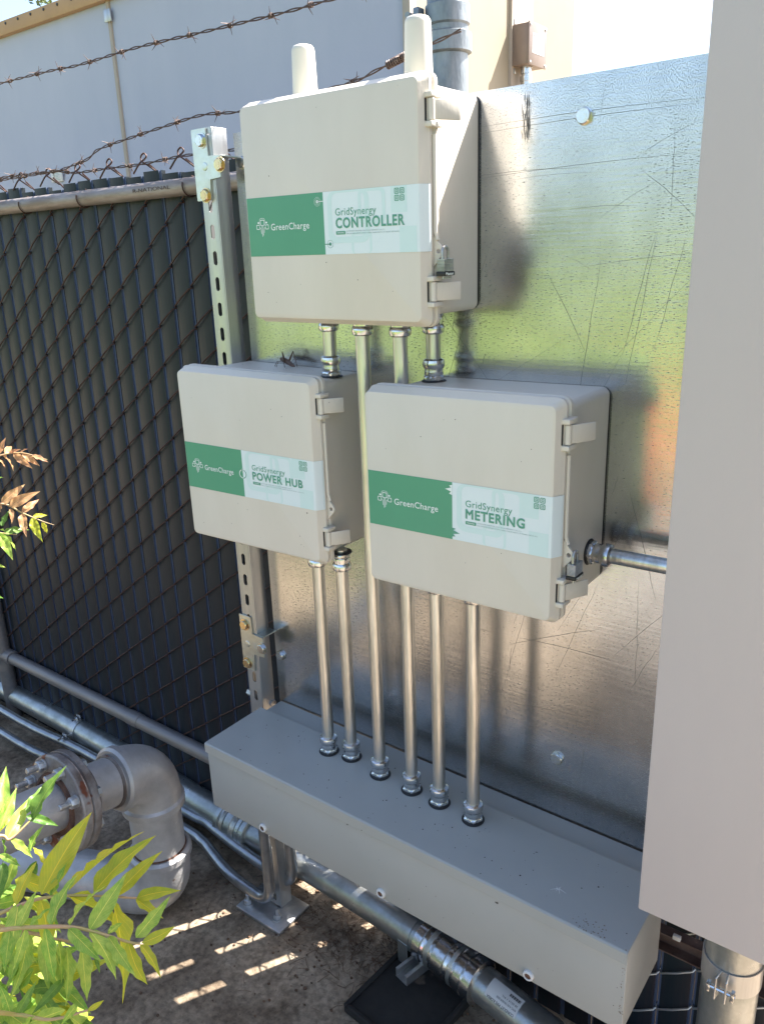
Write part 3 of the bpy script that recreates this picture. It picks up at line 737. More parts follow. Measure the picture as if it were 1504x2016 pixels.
    flat(bm, rrect(tx, tx + .0205, zc - .0192, zc - .0136, .0008, 2), y2)
    fx = tx + .125 + .0095; fz = zc + .0375
    for sx in (-1, 1):
        for sz in (-1, 1):
            c_, e_ = fx + sx * .0053, fz + sz * .0053
            ringshape(bm, rrect(c_ - .0045, c_ + .0045, e_ - .0045, e_ + .0045, .0017, 3), rrect(c_ - .0032, c_ + .0032, e_ - .0032, e_ + .0032, .0011, 3), y2)
            ringshape(bm, rrect(c_ - .0021, c_ + .0021, e_ - .0021, e_ + .0021, .0008, 3), rrect(c_ - .0011, c_ + .0011, e_ - .0011, e_ + .0011, .0005, 3), y2)
    def disc(cx_, cz_, r, r2, y=y2):
        n = 28; o_ = [(cx_ + r * math.cos(2 * math.pi * k / n), cz_ + r * math.sin(2 * math.pi * k / n)) for k in range(n)]
        if r2 <= 0: flat(bm, o_, y)
        else: ringshape(bm, o_, [(cx_ + r2 * math.cos(2 * math.pi * k / n), cz_ + r2 * math.sin(2 * math.pi * k / n)) for k in range(n)], y)
    if deco == 'dots':
        disc(xs + .012, zc - .034, .0028, 0); disc(xs + .012, zc - .034, .0066, .0061)
        flat(bm, [(xs, zc - .0347), (xs + .012, zc - .0347), (xs + .012, zc - .0333), (xs, zc - .0333)], y2)
    if deco == 'teeth':
        flat(bm, [(xs, zc - .030), (xs + .007, zc - .031), (xs + .002, zc - .034), (xs + .015, zc - .0385), (xs + .002, zc - .041), (xs + .006, zc - .045), (xs, zc - .046)], y2)
    if deco == 'power':
        n = 20; A0, A1 = -90, 70
        pts = lambda r: [(xs + r * math.cos(rad(A0 + (A1 - A0) * k / n)), zc - .001 + r * math.sin(rad(A0 + (A1 - A0) * k / n))) for k in range(n + 1)]
        o_ = pts(.0098); i_ = pts(.008)
        for k in range(n): flat(bm, [o_[k], o_[k + 1], i_[k + 1], i_[k]], y2)
        flat(bm, [(xs, zc + .001), (xs + .0009, zc + .001), (xs + .0009, zc + .012), (xs, zc + .012)], y2)
    warp(bm, fn); part('title_lettering', bm, M_greent, lab, 0)
    bm = B()
    if deco == 'dots':
        disc(xs - .013, zc + .036, .0028, 0); disc(xs - .013, zc + .036, .0052, .0048); disc(xs - .013, zc + .036, .0074, .0070)
        flat(bm, [(xs - .013, zc + .0353), (xs, zc + .0353), (xs, zc + .0367), (xs - .013, zc + .0367)], y2)
    if deco == 'teeth':
        flat(bm, [(xs, zc + .046), (xs - .006, zc + .044), (xs - .002, zc + .041), (xs - .014, zc + .0375), (xs - .002, zc + .034), (xs - .006, zc + .030), (xs, zc + .028)], y2)
    if deco == 'power':
        n = 20; A0, A1 = 110, 270
        o_ = pts(.0098); i_ = pts(.008)
        for k in range(n): flat(bm, [o_[k], o_[k + 1], i_[k + 1], i_[k]], y2)
        flat(bm, [(xs - .0009, zc + .001), (xs, zc + .001), (xs, zc + .012), (xs - .0009, zc + .012)], y2)
    text(bm, 'WARNING', tx + .003, zc - .0175, .0145, .0024, y3, .01)
    warp(bm, fn); part('white_print', bm, M_white, lab, 0)
    bm = B()
    text(bm, 'AUTHORIZED PERSONNEL ONLY. IN AN EMERGENCY CALL 911.', tx + .0225, zc - .0152, .082, .0019, y2)
    text(bm, 'FOR CUSTOMER SUPPORT CONTACT GREEN CHARGE DIRECTLY BY DIALING 1-800-555-0010', tx + .0225, zc - .0192, .110, .0019, y2)
    warp(bm, fn); part('small_print', bm, M_greytxt, lab, 0)
    # latches
    for lz in (z1 - .051, z0 + .049):
        bm = B()
        box(bm, (x1 - .006, -d + .011, lz + .0165), (x1 + .008, -d + .042, lz + .0245), .0015)
        box(bm, (x1 - .006, -d + .011, lz - .0245), (x1 + .008, -d + .042, lz - .0165), .0015)
        box(bm, (x1 - .0058, -d + .030, lz - .0166), (x1 + .001, -d + .0415, lz + .0166))
        warp(bm, fn); la = part('latch', bm, M_box, root)
        bm = B(); lathe(bm, [(.0045, -.0155), (.0055, -.0145), (.0055, .0145), (.0045, .0155)], Matrix.Translation((x1 + .0025, -d + .019, lz)), 16); warp(bm, fn); part('latch_pin', bm, M_box, la)
        bm = B(); M = Matrix.Translation((x1 + .006, -d + .022, lz)) @ Matrix.Rotation(rad(62), 4, 'Z')
        box(bm, (-.002, -.0016, -.0145), (.046, .0016, .0145), .0014, 2, M); warp(bm, fn); part('latch_flap', bm, M_box, la)
        bm = B(); box(bm, (x1 - .0065, -d + .0115, lz - .0158), (x1 - .0035, -d + .0150, lz + .0158)); warp(bm, fn); part('latch_slit_shade', bm, M_rust if False else M_blk, la)  # black block stands in for the shaded slit beside the pin
    # hasp ear on the lid flange
    ez = z0 + .112; bm = B(); n = 14; o_ = []
    for k in range(n + 1):
        t = -1 + 2 * k / n; o_.append((x1 - .002 + .017 * (math.cos(t * math.pi) + 1) / 2 + .001, ez + t * .026))
    hole = [(x1 + .0075 + .0038 * math.cos(2 * math.pi * k / 16), ez + .0038 * math.sin(2 * math.pi * k / 16)) for k in range(16)]
    outl = []
    for k in range(16):
        a = 2 * math.pi * k / 16; dx, dz = math.cos(a), math.sin(a); best = None
        poly = o_ + [(x1 - .003, ez + .026), (x1 - .003, ez - .026)]
        for (ax, az), (bx_, bz) in zip(poly, poly[1:] + poly[:1]):
            ex, e2 = bx_ - ax, bz - az; den = dx * e2 - dz * ex
            if abs(den) < 1e-12: continue
            t = ((ax - x1 - .0075) * e2 - (az - ez) * ex) / den; s_ = ((ax - x1 - .0075) * dz - (az - ez) * dx) / den
            if t > 0 and -1e-6 <= s_ <= 1 + 1e-6 and (best is None or t < best): best = t
        outl.append((x1 + .0075 + dx * best, ez + dz * best))
    ya, yb2 = -d + .027, -d + .031
    f0 = [bm.verts.new((p[0], ya, p[1])) for p in outl]; f1 = [bm.verts.new((p[0], ya, p[1])) for p in hole]; b0 = [bm.verts.new((p[0], yb2, p[1])) for p in outl]; b1 = [bm.verts.new((p[0], yb2, p[1])) for p in hole]
    for k in range(16):
        j = (k + 1) % 16
        for q in ((f0[k], f0[j], f1[j], f1[k]), (b0[j], b0[k], b1[k], b1[j]), (f1[k], f1[j], b1[j], b1[k]), (f0[j], f0[k], b0[k], b0[j])): bm.faces.new(q)
    warp(bm, fn); part('hasp_ear', bm, M_box, root, recalc=False)
    # rounded rib that flows down into the ear
    bm = B(); tube(bm, [(x1 + .0005, -d + .029, z1 - .085), (x1 + .0008, -d + .029, ez + .03), (x1 + .005, -d + .029, ez + .017)], .0035, 10); warp(bm, fn); part('lid_rib', bm, M_box, root)
    p = fn(Vector((x1 + .0075, -d + .029, ez)))
    return root, Vector(p)

cfn = lambda p: (p.x, p.y, p.z - .0037 * (p.x - .228))
mfn = lambda p: (p.x, p.y, p.z + .0102 * (p.x - .503))
pfn = lambda p: (p.x, p.y + .0819 * (p.x + .01) * max(0.0, -p.y / .1955), p.z - .0248 * (p.x + .01))
ctrl, ear_c = enclosure('controller_box', 'uppermost beige box with two white antennas, a padlock and the CONTROLLER label', .2281, .6174, 1.1581, 1.5285, .1833, cfn, .181, 'CONTROLLER', .144, 'dots', .0545)
hub, ear_p = enclosure('power_hub_box', 'lower left beige box without a padlock, POWER HUB label and grasshopper on its top', -.0096, .345, .6784, 1.0507, .1955, pfn, .158, 'POWER HUB', .131, 'power', .0500, i=.0065)
meter, ear_m = enclosure('metering_box', 'lower right beige box with METERING label and a conduit leaving its right side', .5028, .8704, .6844, 1.0448, .2034, mfn, .175, 'METERING', .110, 'teeth', .054, i=.006)
# antennas on the controller box
for (u0, v0), (u1, v1), nm in (((601, 178), (600, 84), 0), ((824, 140), (820, 28), 1)):
    p = hit(u0, v0, 1, -.10); q = hit(u1, v1, 1, -.10); bx = (p.x + q.x) / 2 if nm == 0 else .556
    ht = q.z - 1.52
    r0, r1 = (.0228, .0205) if nm == 0 else (.0235, .0212)
    bm = B(); prof = [(.0275, 0), (.0275, .006), (r0, .008), (r1, ht - .011), (r1 * .96, ht - .006), (r1 * .82, ht - .002), (r1 * .55, ht), (0.001, ht + .0005)]
    bx = hit(u0, v0, 1, -.10).x
    lathe(bm, prof, Matrix.Translation((bx, -.10, 1.518)), 32); part('antenna', bm, M_ant, ctrl, 40)

def padlock(p, label):
    root = thing('padlock', label, 'padlock', tuple(p), 'steel padlocks on the box hasps')
    bm = B(); c = p + Vector((.009, .004, .001)); r = .0085
    pts = [c + Vector((0, -r, -.016))] + [c + Vector((0, -r * math.cos(a), r * math.sin(a) - .003)) for a in [math.pi * k / 10 for k in range(11)]] + [c + Vector((0, r, -.016))]
    tube(bm, pts, .0026, 10); part('shackle', bm, M_brass, root)
    bm = B(); z1 = c.z - .013
    for k in range(9): box(bm, (c.x - .0075, c.y - .0145, z1 - .0022 * (k + 1) + .0003), (c.x + .0075, c.y + .0145, z1 - .0022 * k), .0006, 1)
    part('laminated_body', bm, M_brass, root)
    bm = B(); box(bm, (c.x - .0088, c.y - .016, z1 - .0265), (c.x + .0088, c.y + .016, z1 - .0195), .0018); bp_ = part('bumper', bm, M_blk, root)
    bm = B(); MM = Matrix(((0, -1, 0, c.x + .0091), (1, 0, 0, c.y - .013), (0, 0, 1, 0), (0, 0, 0, 1))); text(bm, 'Master', 0, z1 - .0250, .024, .0040, 0, .03, MM); part('lettering', bm, M_white, bp_, 0)
    bm = B()
    for yy in (-.011, -.004, .004, .011): lathe(bm, [(.0018, -.004), (.0018, 0)], Matrix.Translation((c.x + .003, c.y + yy, z1 - .0272)), 8)
    part('rivets', bm, M_brass, root)
padlock(ear_c, 'small laminated steel padlock with black bumper hanging on the uppermost box')
padlock(ear_m, 'small laminated steel padlock with black bumper hanging on the lower right box')

# ------------------------------------------------------------ trough below
TZ = .1745
tfn = lambda p: (p.x, p.y, p.z - .0111 * (p.x - .018))
tg = thing('wireway_trough', 'long grey steel wireway trough running under all the conduits', 'wireway', (.53, -.17, 0))
x0, x1, y0, y1, z0, z1 = .018, 1.047, -.260, -.077, -.003, TZ
bm = B(); box(bm, (x0 + .001, y0 + .002, z0), (x1 - .001, y1, z1 - .003), .003); warp(bm, tfn); part('body', bm, M_trough, tg)
bm = B(); prof = [(y1 + .002, z1 - .0005), (y1 + .002, z1 + .0015), (y0, z1 + .0015), (y0 - .0035, z1 - .001), (y0 - .0035, z1 - .024), (y0 + .0012, z1 - .024), (y0 + .0012, z1 - .0005)]
prism(bm, prof, x0, x1, 'YZ'); warp(bm, tfn); bmesh.ops.bevel(bm, geom=[e for e in bm.edges], offset=.0006, segments=2, affect='EDGES'); part('cover', bm, M_trough, tg)
bm = B(); box(bm, (x0 + .002, y1 + .003, z1 - .020), (x1, -.004, z1 - .016)); warp(bm, tfn); part('rear_flange', bm, M_trough, tg)
for x, z in ((.192, .013), (.533, .013), (.870, .012)):
    bm = B(); lathe(bm, [(.0105, 0), (.0105, .004), (.009, .006), (.0065, .006), (.0060, .003)], along(tfn(Vector((x, y0 + .002, z))), (0, -1, 0)), 24); kn = part('knockout_ring', bm, M_sticker, tg)
    bm = B(); lathe(bm, [(.0060, .0028), (.005, .0055), (0, .0065)], along(tfn(Vector((x, y0 + .002, z))), (0, -1, 0)), 16); part('rusty_screw', bm, M_rust, kn)
for u, v, r in ((1278, 1812, .008), (1282, 1808, .006)):
    pass
bm = B(); lathe(bm, [(.009, 0), (.009, .004), (.006, .006)], along(tfn(Vector((x1 - .001, -.10, z1 - .03))), (1, 0, 0)), 16); part('end_screw', bm, M_fit, tg)

# specks of dirt, a rusty corner and a dried splash on the trough
M_speck = mat('dirt_speck', (0.035, 0.028, 0.024), .9)
M_stain = mat('rusty_stain', (0.22, 0.17, 0.125), .8, col2=(0.16, 0.115, 0.08), vscale=60)
rs = random.Random(21); bm = B()
def fleck(bm, x, y, z, r, nrm='Z'):
    n = 7; ring = []
    for k in range(n):
        a = 2 * math.pi * k / n; rr_ = r * rs.uniform(.6, 1.2)
        p = (x + rr_ * math.cos(a), y + rr_ * math.sin(a), z) if nrm == 'Z' else (x + rr_ * math.cos(a), y, z + rr_ * math.sin(a))
        ring.append(bm.verts.new(p))
    if nrm == 'Z': top_ = bm.verts.new((x, y, z + r * .5))
    else: top_ = bm.verts.new((x, y - r * .4, z)); 
    for k in range(n): bm.faces.new((ring[k], ring[(k + 1) % n], top_))
for _ in range(95):
    x = rs.uniform(.04, 1.04); y = rs.uniform(y0 + .006, y1 - .004); p = tfn(Vector((x, y, z1 + .0017)))
    fleck(bm, p[0], p[1], p[2], rs.choice([.0006, .0008, .0011, .0015]) * rs.uniform(.7, 1.3))
for _ in range(22):
    x = rs.uniform(.04, 1.04); z = rs.uniform(z0 + .02, z1 - .03); p = tfn(Vector((x, y0 + .0018, z))); fleck(bm, p[0], p[1], p[2], rs.uniform(.0005, .0010), 'Y')
tag(part('dirt_specks', bm, M_speck, tg, 60), None, None, kind='stuff')
bm = B()
for _ in range(45):
    x = rs.gauss(.985, .022); y = y0 + abs(rs.gauss(.006, .012))
    if x > x1 - .003: continue
    p = tfn(Vector((x, y, z1 + .0016))); fleck(bm, p[0], p[1], p[2], rs.uniform(.0004, .0016))
for _ in range(26):
    z = rs.uniform(.03, .148); p = tfn(Vector((rs.gauss(x1 - .006, .002), y0 + .0016, z))); fleck(bm, p[0], p[1], p[2], rs.uniform(.0004, .0014), 'Y')
tag(part('rust_stain', bm, M_stain, tg, 60), None, None, kind='stuff')
bm = B(); c_ = hit(1036, 1768, 2, tz_top(.9)) if False else Vector(tfn(Vector((.895, -.20, z1 + .0017))))
for k in range(14):
    a = rs.uniform(0, 6.28); L_ = rs.uniform(.004, .02); q = c_ + Vector((L_ * math.cos(a), L_ * math.sin(a) * .6, -.0111 * L_ * math.cos(a)))
    tube(bm, [c_ + Vector((rs.uniform(-.003, .003), rs.uniform(-.003, .003), 0)), (c_ + q) / 2 + Vector((0, .001, 0)), q], .0004, 4)
tag(part('cobweb', bm, M_sticker, tg, 60), None, None, kind='stuff')
for root_, fn_, (bx0, bx1, bz0, bz1, bd), nn in ((ctrl, cfn, (.25, .59, 1.18, 1.51, .1833), 7), (hub, pfn, (.01, .31, .70, 1.03, .1955), 12), (meter, mfn, (.53, .84, .71, 1.02, .2034), 9)):
    bm = B()
    for _ in range(nn):
        p = fn_(Vector((rs.uniform(bx0, bx1), -bd - .0008, rs.choice([rs.uniform(bz0, bz0 + .08), rs.uniform(bz1 - .12, bz1)])))); fleck(bm, p[0], p[1], p[2], rs.uniform(.0005, .0010), 'Y')
    if root_ is not ctrl:
        for _ in range(16):
            x = rs.uniform(bx0, bx1); p = fn_(Vector((x, rs.uniform(-bd + .06, -.01), bz1 + .0145))); fleck(bm, p[0], p[1], p[2], rs.uniform(.0006, .0014))
    tag(part('dirt_specks', bm, M_speck, root_, 60), None, None, kind='stuff')

# ------------------------------------------------------------ conduits
def fitting(bm, M, s=1.0):
    """compression connector, base at z=0, conduit leaves along +Z"""
    lathe(bm, [(.0185, .0015), (.0200, .004), (.0200, .009), (.0182, .011)], M, 24, hexes=(1, 2))
    lathe(bm, [(.0165, .011), (.0178, .014), (.0168, .019), (.0168, .024)], M, 24)
    lathe(bm, [(.0178, .024), (.0200, .028), (.0205, .033), (.0192, .039), (.0150, .0415), (.0135, .042)], M, 24)
def conduit(label, pts, fits, group='straight galvanised conduits', parts=True, extra_label=None):
    a = Vector(pts[0]); root = thing('conduit', label, 'conduit', tuple(a), group)
    rc_ = random.Random(len(label)); pts = [Vector(q) for q in pts]
    if abs(pts[0].x - pts[-1].x) < .01: pts[-1] = pts[-1] + Vector((rc_.uniform(-.002, .002), rc_.uniform(-.002, .002), 0))
    bm = B(); tube(bm, pts, .0132, 24); part('tube', bm, M_emt, root)
    for p, d in fits:
        bm = B(); fitting(bm, along(p, d)); f_ = part('connector', bm, M_fit, root)
        bm = B(); lathe(bm, [(.0225, -.0004), (.0235, .001), (.0215, .002)], along(p, d), 24); part('black_seal', bm, M_blk, f_)
    return root
def tz(x): return TZ + .0018 - .0111 * (x - .018)
UP = (0, 0, 1); DN = (0, 0, -1)
zp = lambda x: .6784 + .0065 - .0248 * (x + .01); zptop = lambda x: 1.0507 - .0065 - .0248 * (x + .01)
zm = lambda x: .6844 + .006 + .0102 * (x - .503); zmtop = lambda x: 1.0448 - .006 + .0102 * (x - .503)
zcb = lambda x: 1.1581 + .009
x, y = .284, -.118; conduit('leftmost of the six conduits rising from the trough, ending under the POWER HUB box', [(x, y, tz(x)), (x, y, zp(x))], [((x, y, tz(x)), UP), ((x, y, zp(x)), DN)])
x, y = .3415, -.106; conduit('second conduit from the left on the trough, connector showing under POWER HUB box', [(x, y, tz(x)), (x, y, zp(x) + .006)], [((x, y, tz(x)), UP), ((x, y, zp(x)), DN)])
x, y = .4336, -.120; conduit('longest conduit, passing between the two lower boxes from trough to CONTROLLER box', [(x, y, tz(x)), (x, y, zcb(x))], [((x, y, tz(x)), UP), ((x, y, zcb(x)), DN)])
x, y = .5205, -.123; conduit('fourth of six trough conduits, entering behind the left edge of METERING box', [(x, y, tz(x)), (x, y, zm(x))], [((x, y, tz(x)), UP)])
x, y = .592, -.125; conduit('fifth conduit from the left on the trough, ending under the METERING box', [(x, y, tz(x)), (x, y, zm(x))], [((x, y, tz(x)), UP), ((x, y, zm(x)), DN)])
x, y = .6755, -.129; conduit('rightmost of the six conduits rising from the trough, nearest the cabinet', [(x, y, tz(x)), (x, y, zm(x))], [((x, y, tz(x)), UP), ((x, y, zm(x)), DN)])
x, y = .3135, -.075; conduit('short conduit joining the tops of the POWER HUB box and the CONTROLLER box', [(x, y, zptop(x)), (x, y, zcb(x))], [((x, y, zptop(x)), UP), ((x, y, zcb(x)), DN)], 'short conduits between the boxes')
x, y = .517, -.118; conduit('short plain conduit from CONTROLLER box down behind the METERING lid edge', [(x, y, zmtop(x)), (x, y, zcb(x))], [((x, y, zcb(x)), DN)], 'short conduits between the boxes')
x, y = .546, -.055; conduit('short conduit with connectors at both ends above the METERING box', [(x, y, zmtop(x)), (x, y, zcb(x))], [((x, y, zmtop(x)), UP), ((x, y, zcb(x)), DN)], 'short conduits between the boxes')
conduit('horizontal conduit running from the right side of the METERING box to the tall cabinet', [(.8644, -.06, .766), (1.10, -.06, .768)], [((.8644, -.06, .766), (1, 0, 0))], 'side conduit')

# ------------------------------------------------------------ tall cabinet on the right
cb = thing('tall_cabinet', 'tall plain pinkish grey cabinet filling the right edge', 'cabinet', (1.4, -.15, .30))
bm = B(); box(bm, (1.068, -.300, .2985), (1.80, -.285, 2.3), .0025); part('door', bm, M_cab, cb)
bm = B(); box(bm, (1.071, -.283, .301), (1.797, -.005, 2.297), .002); part('body', bm, M_cab, cb)
rz = thing('cabinet_riser', 'thick galvanised pipe with a split strap coming down from the tall cabinet', 'pipe', (1.184, -.15, GZ))
bm = B(); tube(bm, [(1.184, -.15, GZ), (1.184, -.15, .30)], .0445, 40); part('pipe', bm, M_pipe, rz)
bm = B(); lathe(bm, [(.0465, .205), (.053, .208), (.053, .235), (.050, .240), (.056, .262), (.056, .300)], Matrix.Translation((1.184, -.15, 0)), 40); part('hub_fitting', bm, M_fit, rz)
bm = B(); zs0, zs1 = .105, .150
pts = [(1.184 + .0478 * math.cos(a), -.15 + .0478 * math.sin(a)) for a in [rad(-80 + 340 * k / 40) for k in range(41)]]
for (xa, ya), (xb, yb_) in zip(pts, pts[1:]):
    pass
def band(bm, ctr, axis, r, w, a0, a1, t=.002, n=40):
    M = along(ctr, axis); R = []
    for k in range(n + 1):
        a = rad(a0 + (a1 - a0) * k / n); R.append([bm.verts.new(M @ Vector((rr_ * math.cos(a), rr_ * math.sin(a), zz_))) for rr_, zz_ in ((r, -w / 2), (r + t, -w / 2), (r + t, w / 2), (r, w / 2))])
    for A_, C_ in zip(R, R[1:]):
        for j in range(4): bm.faces.new((A_[j], A_[(j + 1) % 4], C_[(j + 1) % 4], C_[j]))
    bm.faces.new(R[0][::-1]); bm.faces.new(R[-1])
band(bm, (1.184, -.15, .128), (0, 0, 1), .0450, .045, 0, 360)
for s in (-1, 1):
    M = Matrix.Translation((1.184, -.15, .128)) @ Matrix.Rotation(rad(-92 + s * 7), 4, 'Z'); box(bm, (.045, -.0015, -.0225), (.066, .0015, .0225), .001, 1, M)
part('strap', bm, M_strut, rz)
bm = B(); M = along((1.184 + .0, -.15, .128), (1, 0, 0)); lathe(bm, [(.004, -.022), (.004, .022)], Matrix.Translation((1.184 - .002, -.15 - .059, .124)) @ Matrix.Rotation(rad(90), 4, 'Y'), 10)
box(bm, (1.160, -.216, .117), (1.166, -.203, .131), .001); box(bm, (1.197, -.216, .117), (1.203, -.203, .131), .001); part('strap_bolt', bm, M_fit, rz)
st = thing('strut_rail', 'horizontal brownish strut channel behind the trough and cabinet pipe', 'strut', (1.2, .045, -.06))
M_strutb = mat('brown_dirty_strut', (0.20, 0.15, 0.135), .45, .6, col2=(0.12, .08, .07), vscale=20, bump=.1)
bm = B(); prism(bm, [(.022, -.042), (.022, -.0395), (.0, -.0395), (.0, -.0), (.022, 0), (.022, .0025), (-.003, .0025), (-.003, -.042)], .05, 1.75, 'YZ')
warp(bm, lambda p: (p.x, .045 - p.y, p.z - .050)); part('channel', bm, M_strutb, st)
bm = B(); box(bm, (1.045, .018, -.046), (1.060, .026, -.036), .001); part('clip', bm, M_sticker, st)

# ------------------------------------------------------------ ground conduits
gp = thing('ground_conduit', 'thick galvanised conduit lying along the ground and under the trough', 'pipe', (.4, .03, GZ))
GP = catmull([(-3.2, .108, -.43), (-1.8, .104, -.43), (-1.02, .100, -.43), (-.41, .074, -.43), (0, .066, -.43), (.37, .047, -.43), (.61, .012, -.43), (.80, -.022, -.43), (1.05, -.068, -.43), (1.5, -.15, -.43)], 6)
bm = B(); tube(bm, GP, .044, 36); part('pipe', bm, M_pipe, gp)
def on(x):
    for a, c in zip(GP, GP[1:]):
        if a.x <= x <= c.x: t = (x - a.x) / (c.x - a.x); return a.lerp(c, t), (c - a).normalized()
for xc, L in ((-.29, .14), (.525, .20)):
    p, d = on(xc); prof = [(.0445, -L / 2)]
    def ringp(s, r, w): return [(r - .004, s - w / 2), (r, s - w / 2 + .002), (r, s + w / 2 - .002), (r - .004, s + w / 2)]
    segs = [(-L * .42, .0535, L * .14), (-L * .25, .0515, L * .13), (-L * .06, .0545, L * .20), (L * .13, .0510, L * .10), (L * .26, .0545, L * .12), (L * .41, .056, L * .14)]
    for s, r, w in segs: prof += ringp(s, r, w)
    prof.append((.0445, L / 2)); bm = B(); lathe(bm, prof, along(p, d), 36)
    cpl = part('coupling', bm, M_fit if xc > 0 else M_pipe, gp)
    bm = B()
    for k in range(6): lathe(bm, [(.0520, -L * .25 + .0022 * k - .006), (.0530, -L * .25 + .0022 * k - .005), (.0520, -L * .25 + .0022 * k - .004)], along(p, d), 32)
    for k in range(5): lathe(bm, [(.0515, L * .13 + .0022 * k - .005), (.0525, L * .13 + .0022 * k - .004), (.0515, L * .13 + .0022 * k - .003)], along(p, d), 32)
    part('thread', bm, M_pipe, cpl)
p, d = on(.395); bm = B(); band(bm, p, d, .0445, .032, 0, 360, .002); part('strap', bm, M_pipe, gp)
lb, dl = on(.70); c = Vector(lb)
bm = B(); Mx = along(lb, dl); V = []
ang0, ang1 = None, None
def pol(s, a, r=.0449): return Mx @ Vector((r * math.cos(a), r * math.sin(a), s))
# find the angle that faces the camera
best = max(range(360), key=lambda t: (pol(0, rad(t)) - Vector(lb)).normalized().dot((CAM_POS - Vector(lb)).normalized()))
def patch(bm, s0, s1, a0, a1, r, ns=4, na=8):
    G = [[bm.verts.new(pol(s0 + (s1 - s0) * i / ns, rad(a0 + (a1 - a0) * j / na), r)) for j in range(na + 1)] for i in range(ns + 1)]
    for i in range(ns):
        for j in range(na): bm.faces.new((G[i][j], G[i + 1][j], G[i + 1][j + 1], G[i][j + 1]))
patch(bm, -.045, .045, best - 38, best + 22, .0446); stk = part('sticker', bm, M_sticker, gp, 60)
bm = B()
test = B(); text(test, 'CONDUIT PIPE KOREA', 0, 0, .078, .0060, 0, .01); text(test, 'RMC 4 IN TRADE SIZE', 0, -.011, .055, .0042, 0, 0); text(test, '28 0514 1 91L', .0, -.020, .045, .0042, 0, 0)
for k in range(16): box(test, (.002 * k, -.0002, -.034), (.002 * k + .0006 + .0006 * (k % 3), 0, -.027))
up_is_plus = pol(0, rad(best + 20)).z > pol(0, rad(best - 20)).z
for v in test.verts:
    s = .040 - v.co.x; a = (best + 12) * 1.0 if not up_is_plus else best - 28
    ang = (best - 30 if up_is_plus else best + 15) + (-(v.co.z) - 0.0) / .0448 * 57.3 * (1 if up_is_plus else -1)
    v.co = pol(s, rad(ang), .0450)
tm = bpy.data.meshes.new('t'); test.to_mesh(tm); test.free(); bm.from_mesh(tm); part('lettering', bm, M_ink, stk, 0)

# pipe support on a rubber pad
pad = thing('rubber_pad', 'black rubber mat lying on the dirt under the thick conduit', 'rubber mat', (.47, -.05, GZ))
MP = Matrix.Translation((.468, -.065, 0)) @ Matrix.Rotation(rad(-5), 4, 'Z')
bm = B(); box(bm, (-.115, -.135, GZ + .001), (.115, .135, GZ + .022), .006, 2, MP); part('mat', bm, M_rubber, pad)
bm = B()
for lo, hi in (((-.115, -.135), (-.103, .135)), ((.103, -.135), (.115, .135)), ((-.103, -.135), (.103, -.123)), ((-.103, .123), (.103, .135))):
    box(bm, (lo[0], lo[1], GZ + .02), (hi[0], hi[1], GZ + .030), .003, 1, MP)
part('raised_rim', bm, M_rubber, pad)
su = thing('pipe_support', 'short open strut channel with a strap holding the conduit above the rubber mat', 'pipe support', (.41, -.02, GZ + .022))
a = hit(790, 1928, 2, GZ + .03); c = hit(868, 1868, 2, GZ + .03); dd = Vector((c.x - a.x, c.y - a.y, 0)).normalized()
MS = Matrix.Translation((a.x, a.y, GZ + .0225)) @ Matrix.Rotation(math.atan2(dd.y, dd.x), 4, 'Z')
bm = B(); box(bm, (0, -.021, 0), (.17, .021, .0025), 0, 1, MS); box(bm, (0, -.021, .0025), (.17, -.0185, .028), .0005, 1, MS); box(bm, (0, .0185, .0025), (.17, .021, .028), .0005, 1, MS)
box(bm, (0, -.0185, .0255), (.17, -.012, .028), 0, 1, MS); box(bm, (0, .012, .0255), (.17, .0185, .028), 0, 1, MS); part('channel', bm, M_strut, su)
p, d = on(.395); bm = B()
sv = Vector(d).cross(Vector((0, 0, 1))).normalized()
q = Vector(p) + sv * .0465
box(bm, (-.016, -.0012, -.075), (.016, .0012, .0), .0006, 1, Matrix.Translation(q) @ Matrix.Rotation(math.atan2(d.y, d.x), 4, 'Z')); part('strap_leg', bm, M_pipe, su)

def small(label, P, r=.0158):
    root = thing('small_conduit', label, 'conduit', tuple(P[-1]), 'small conduits bending up into the trough')
    bm = B(); tube(bm, P, r, 20); part('tube', bm, M_emt2, root); return root
M_emt2 = mat('conduit_dull', (0.42, 0.43, 0.44), .3, .85, col2=(0.30, 0.31, 0.32), vscale=30, bump=.05)
za = -.470; zb2 = -.445
H1 = lambda u, v: hit(u, v, 2, za); H2 = lambda u, v: hit(u, v, 2, zb2)
k1 = H1(534, 1782); up1 = hit(524, 1668, 1, k1.y - .03)
c1 = [Vector((-3.2, .01, za)), H1(0, 1440), H1(150, 1515), H1(360, 1630), H1(400, 1658), H1(447, 1715)]
e1 = Vector((k1.x, k1.y, za)); top1 = Vector((e1.x, e1.y, .0))
k2 = H2(578, 1748); e2 = Vector((k2.x, k2.y, zb2)); top2 = Vector((e2.x, e2.y, .0))
small('nearer of two small conduits that bend up in a hook beneath the trough end', catmull(c1[:-1], 6)[:-1] + bend([H1(405, 1662), H1(450, 1722), e1, top1], .07, 10))
c2 = [Vector((-3.2, .08, zb2)), H2(0, 1396), H2(165, 1480), H2(360, 1595), H2(405, 1618)]
small('farther of two small conduits that bend up beside the strut post under the trough', catmull(c2, 6)[:-1] + bend([H2(408, 1620), H2(450, 1655), e2, top2], .07, 10))
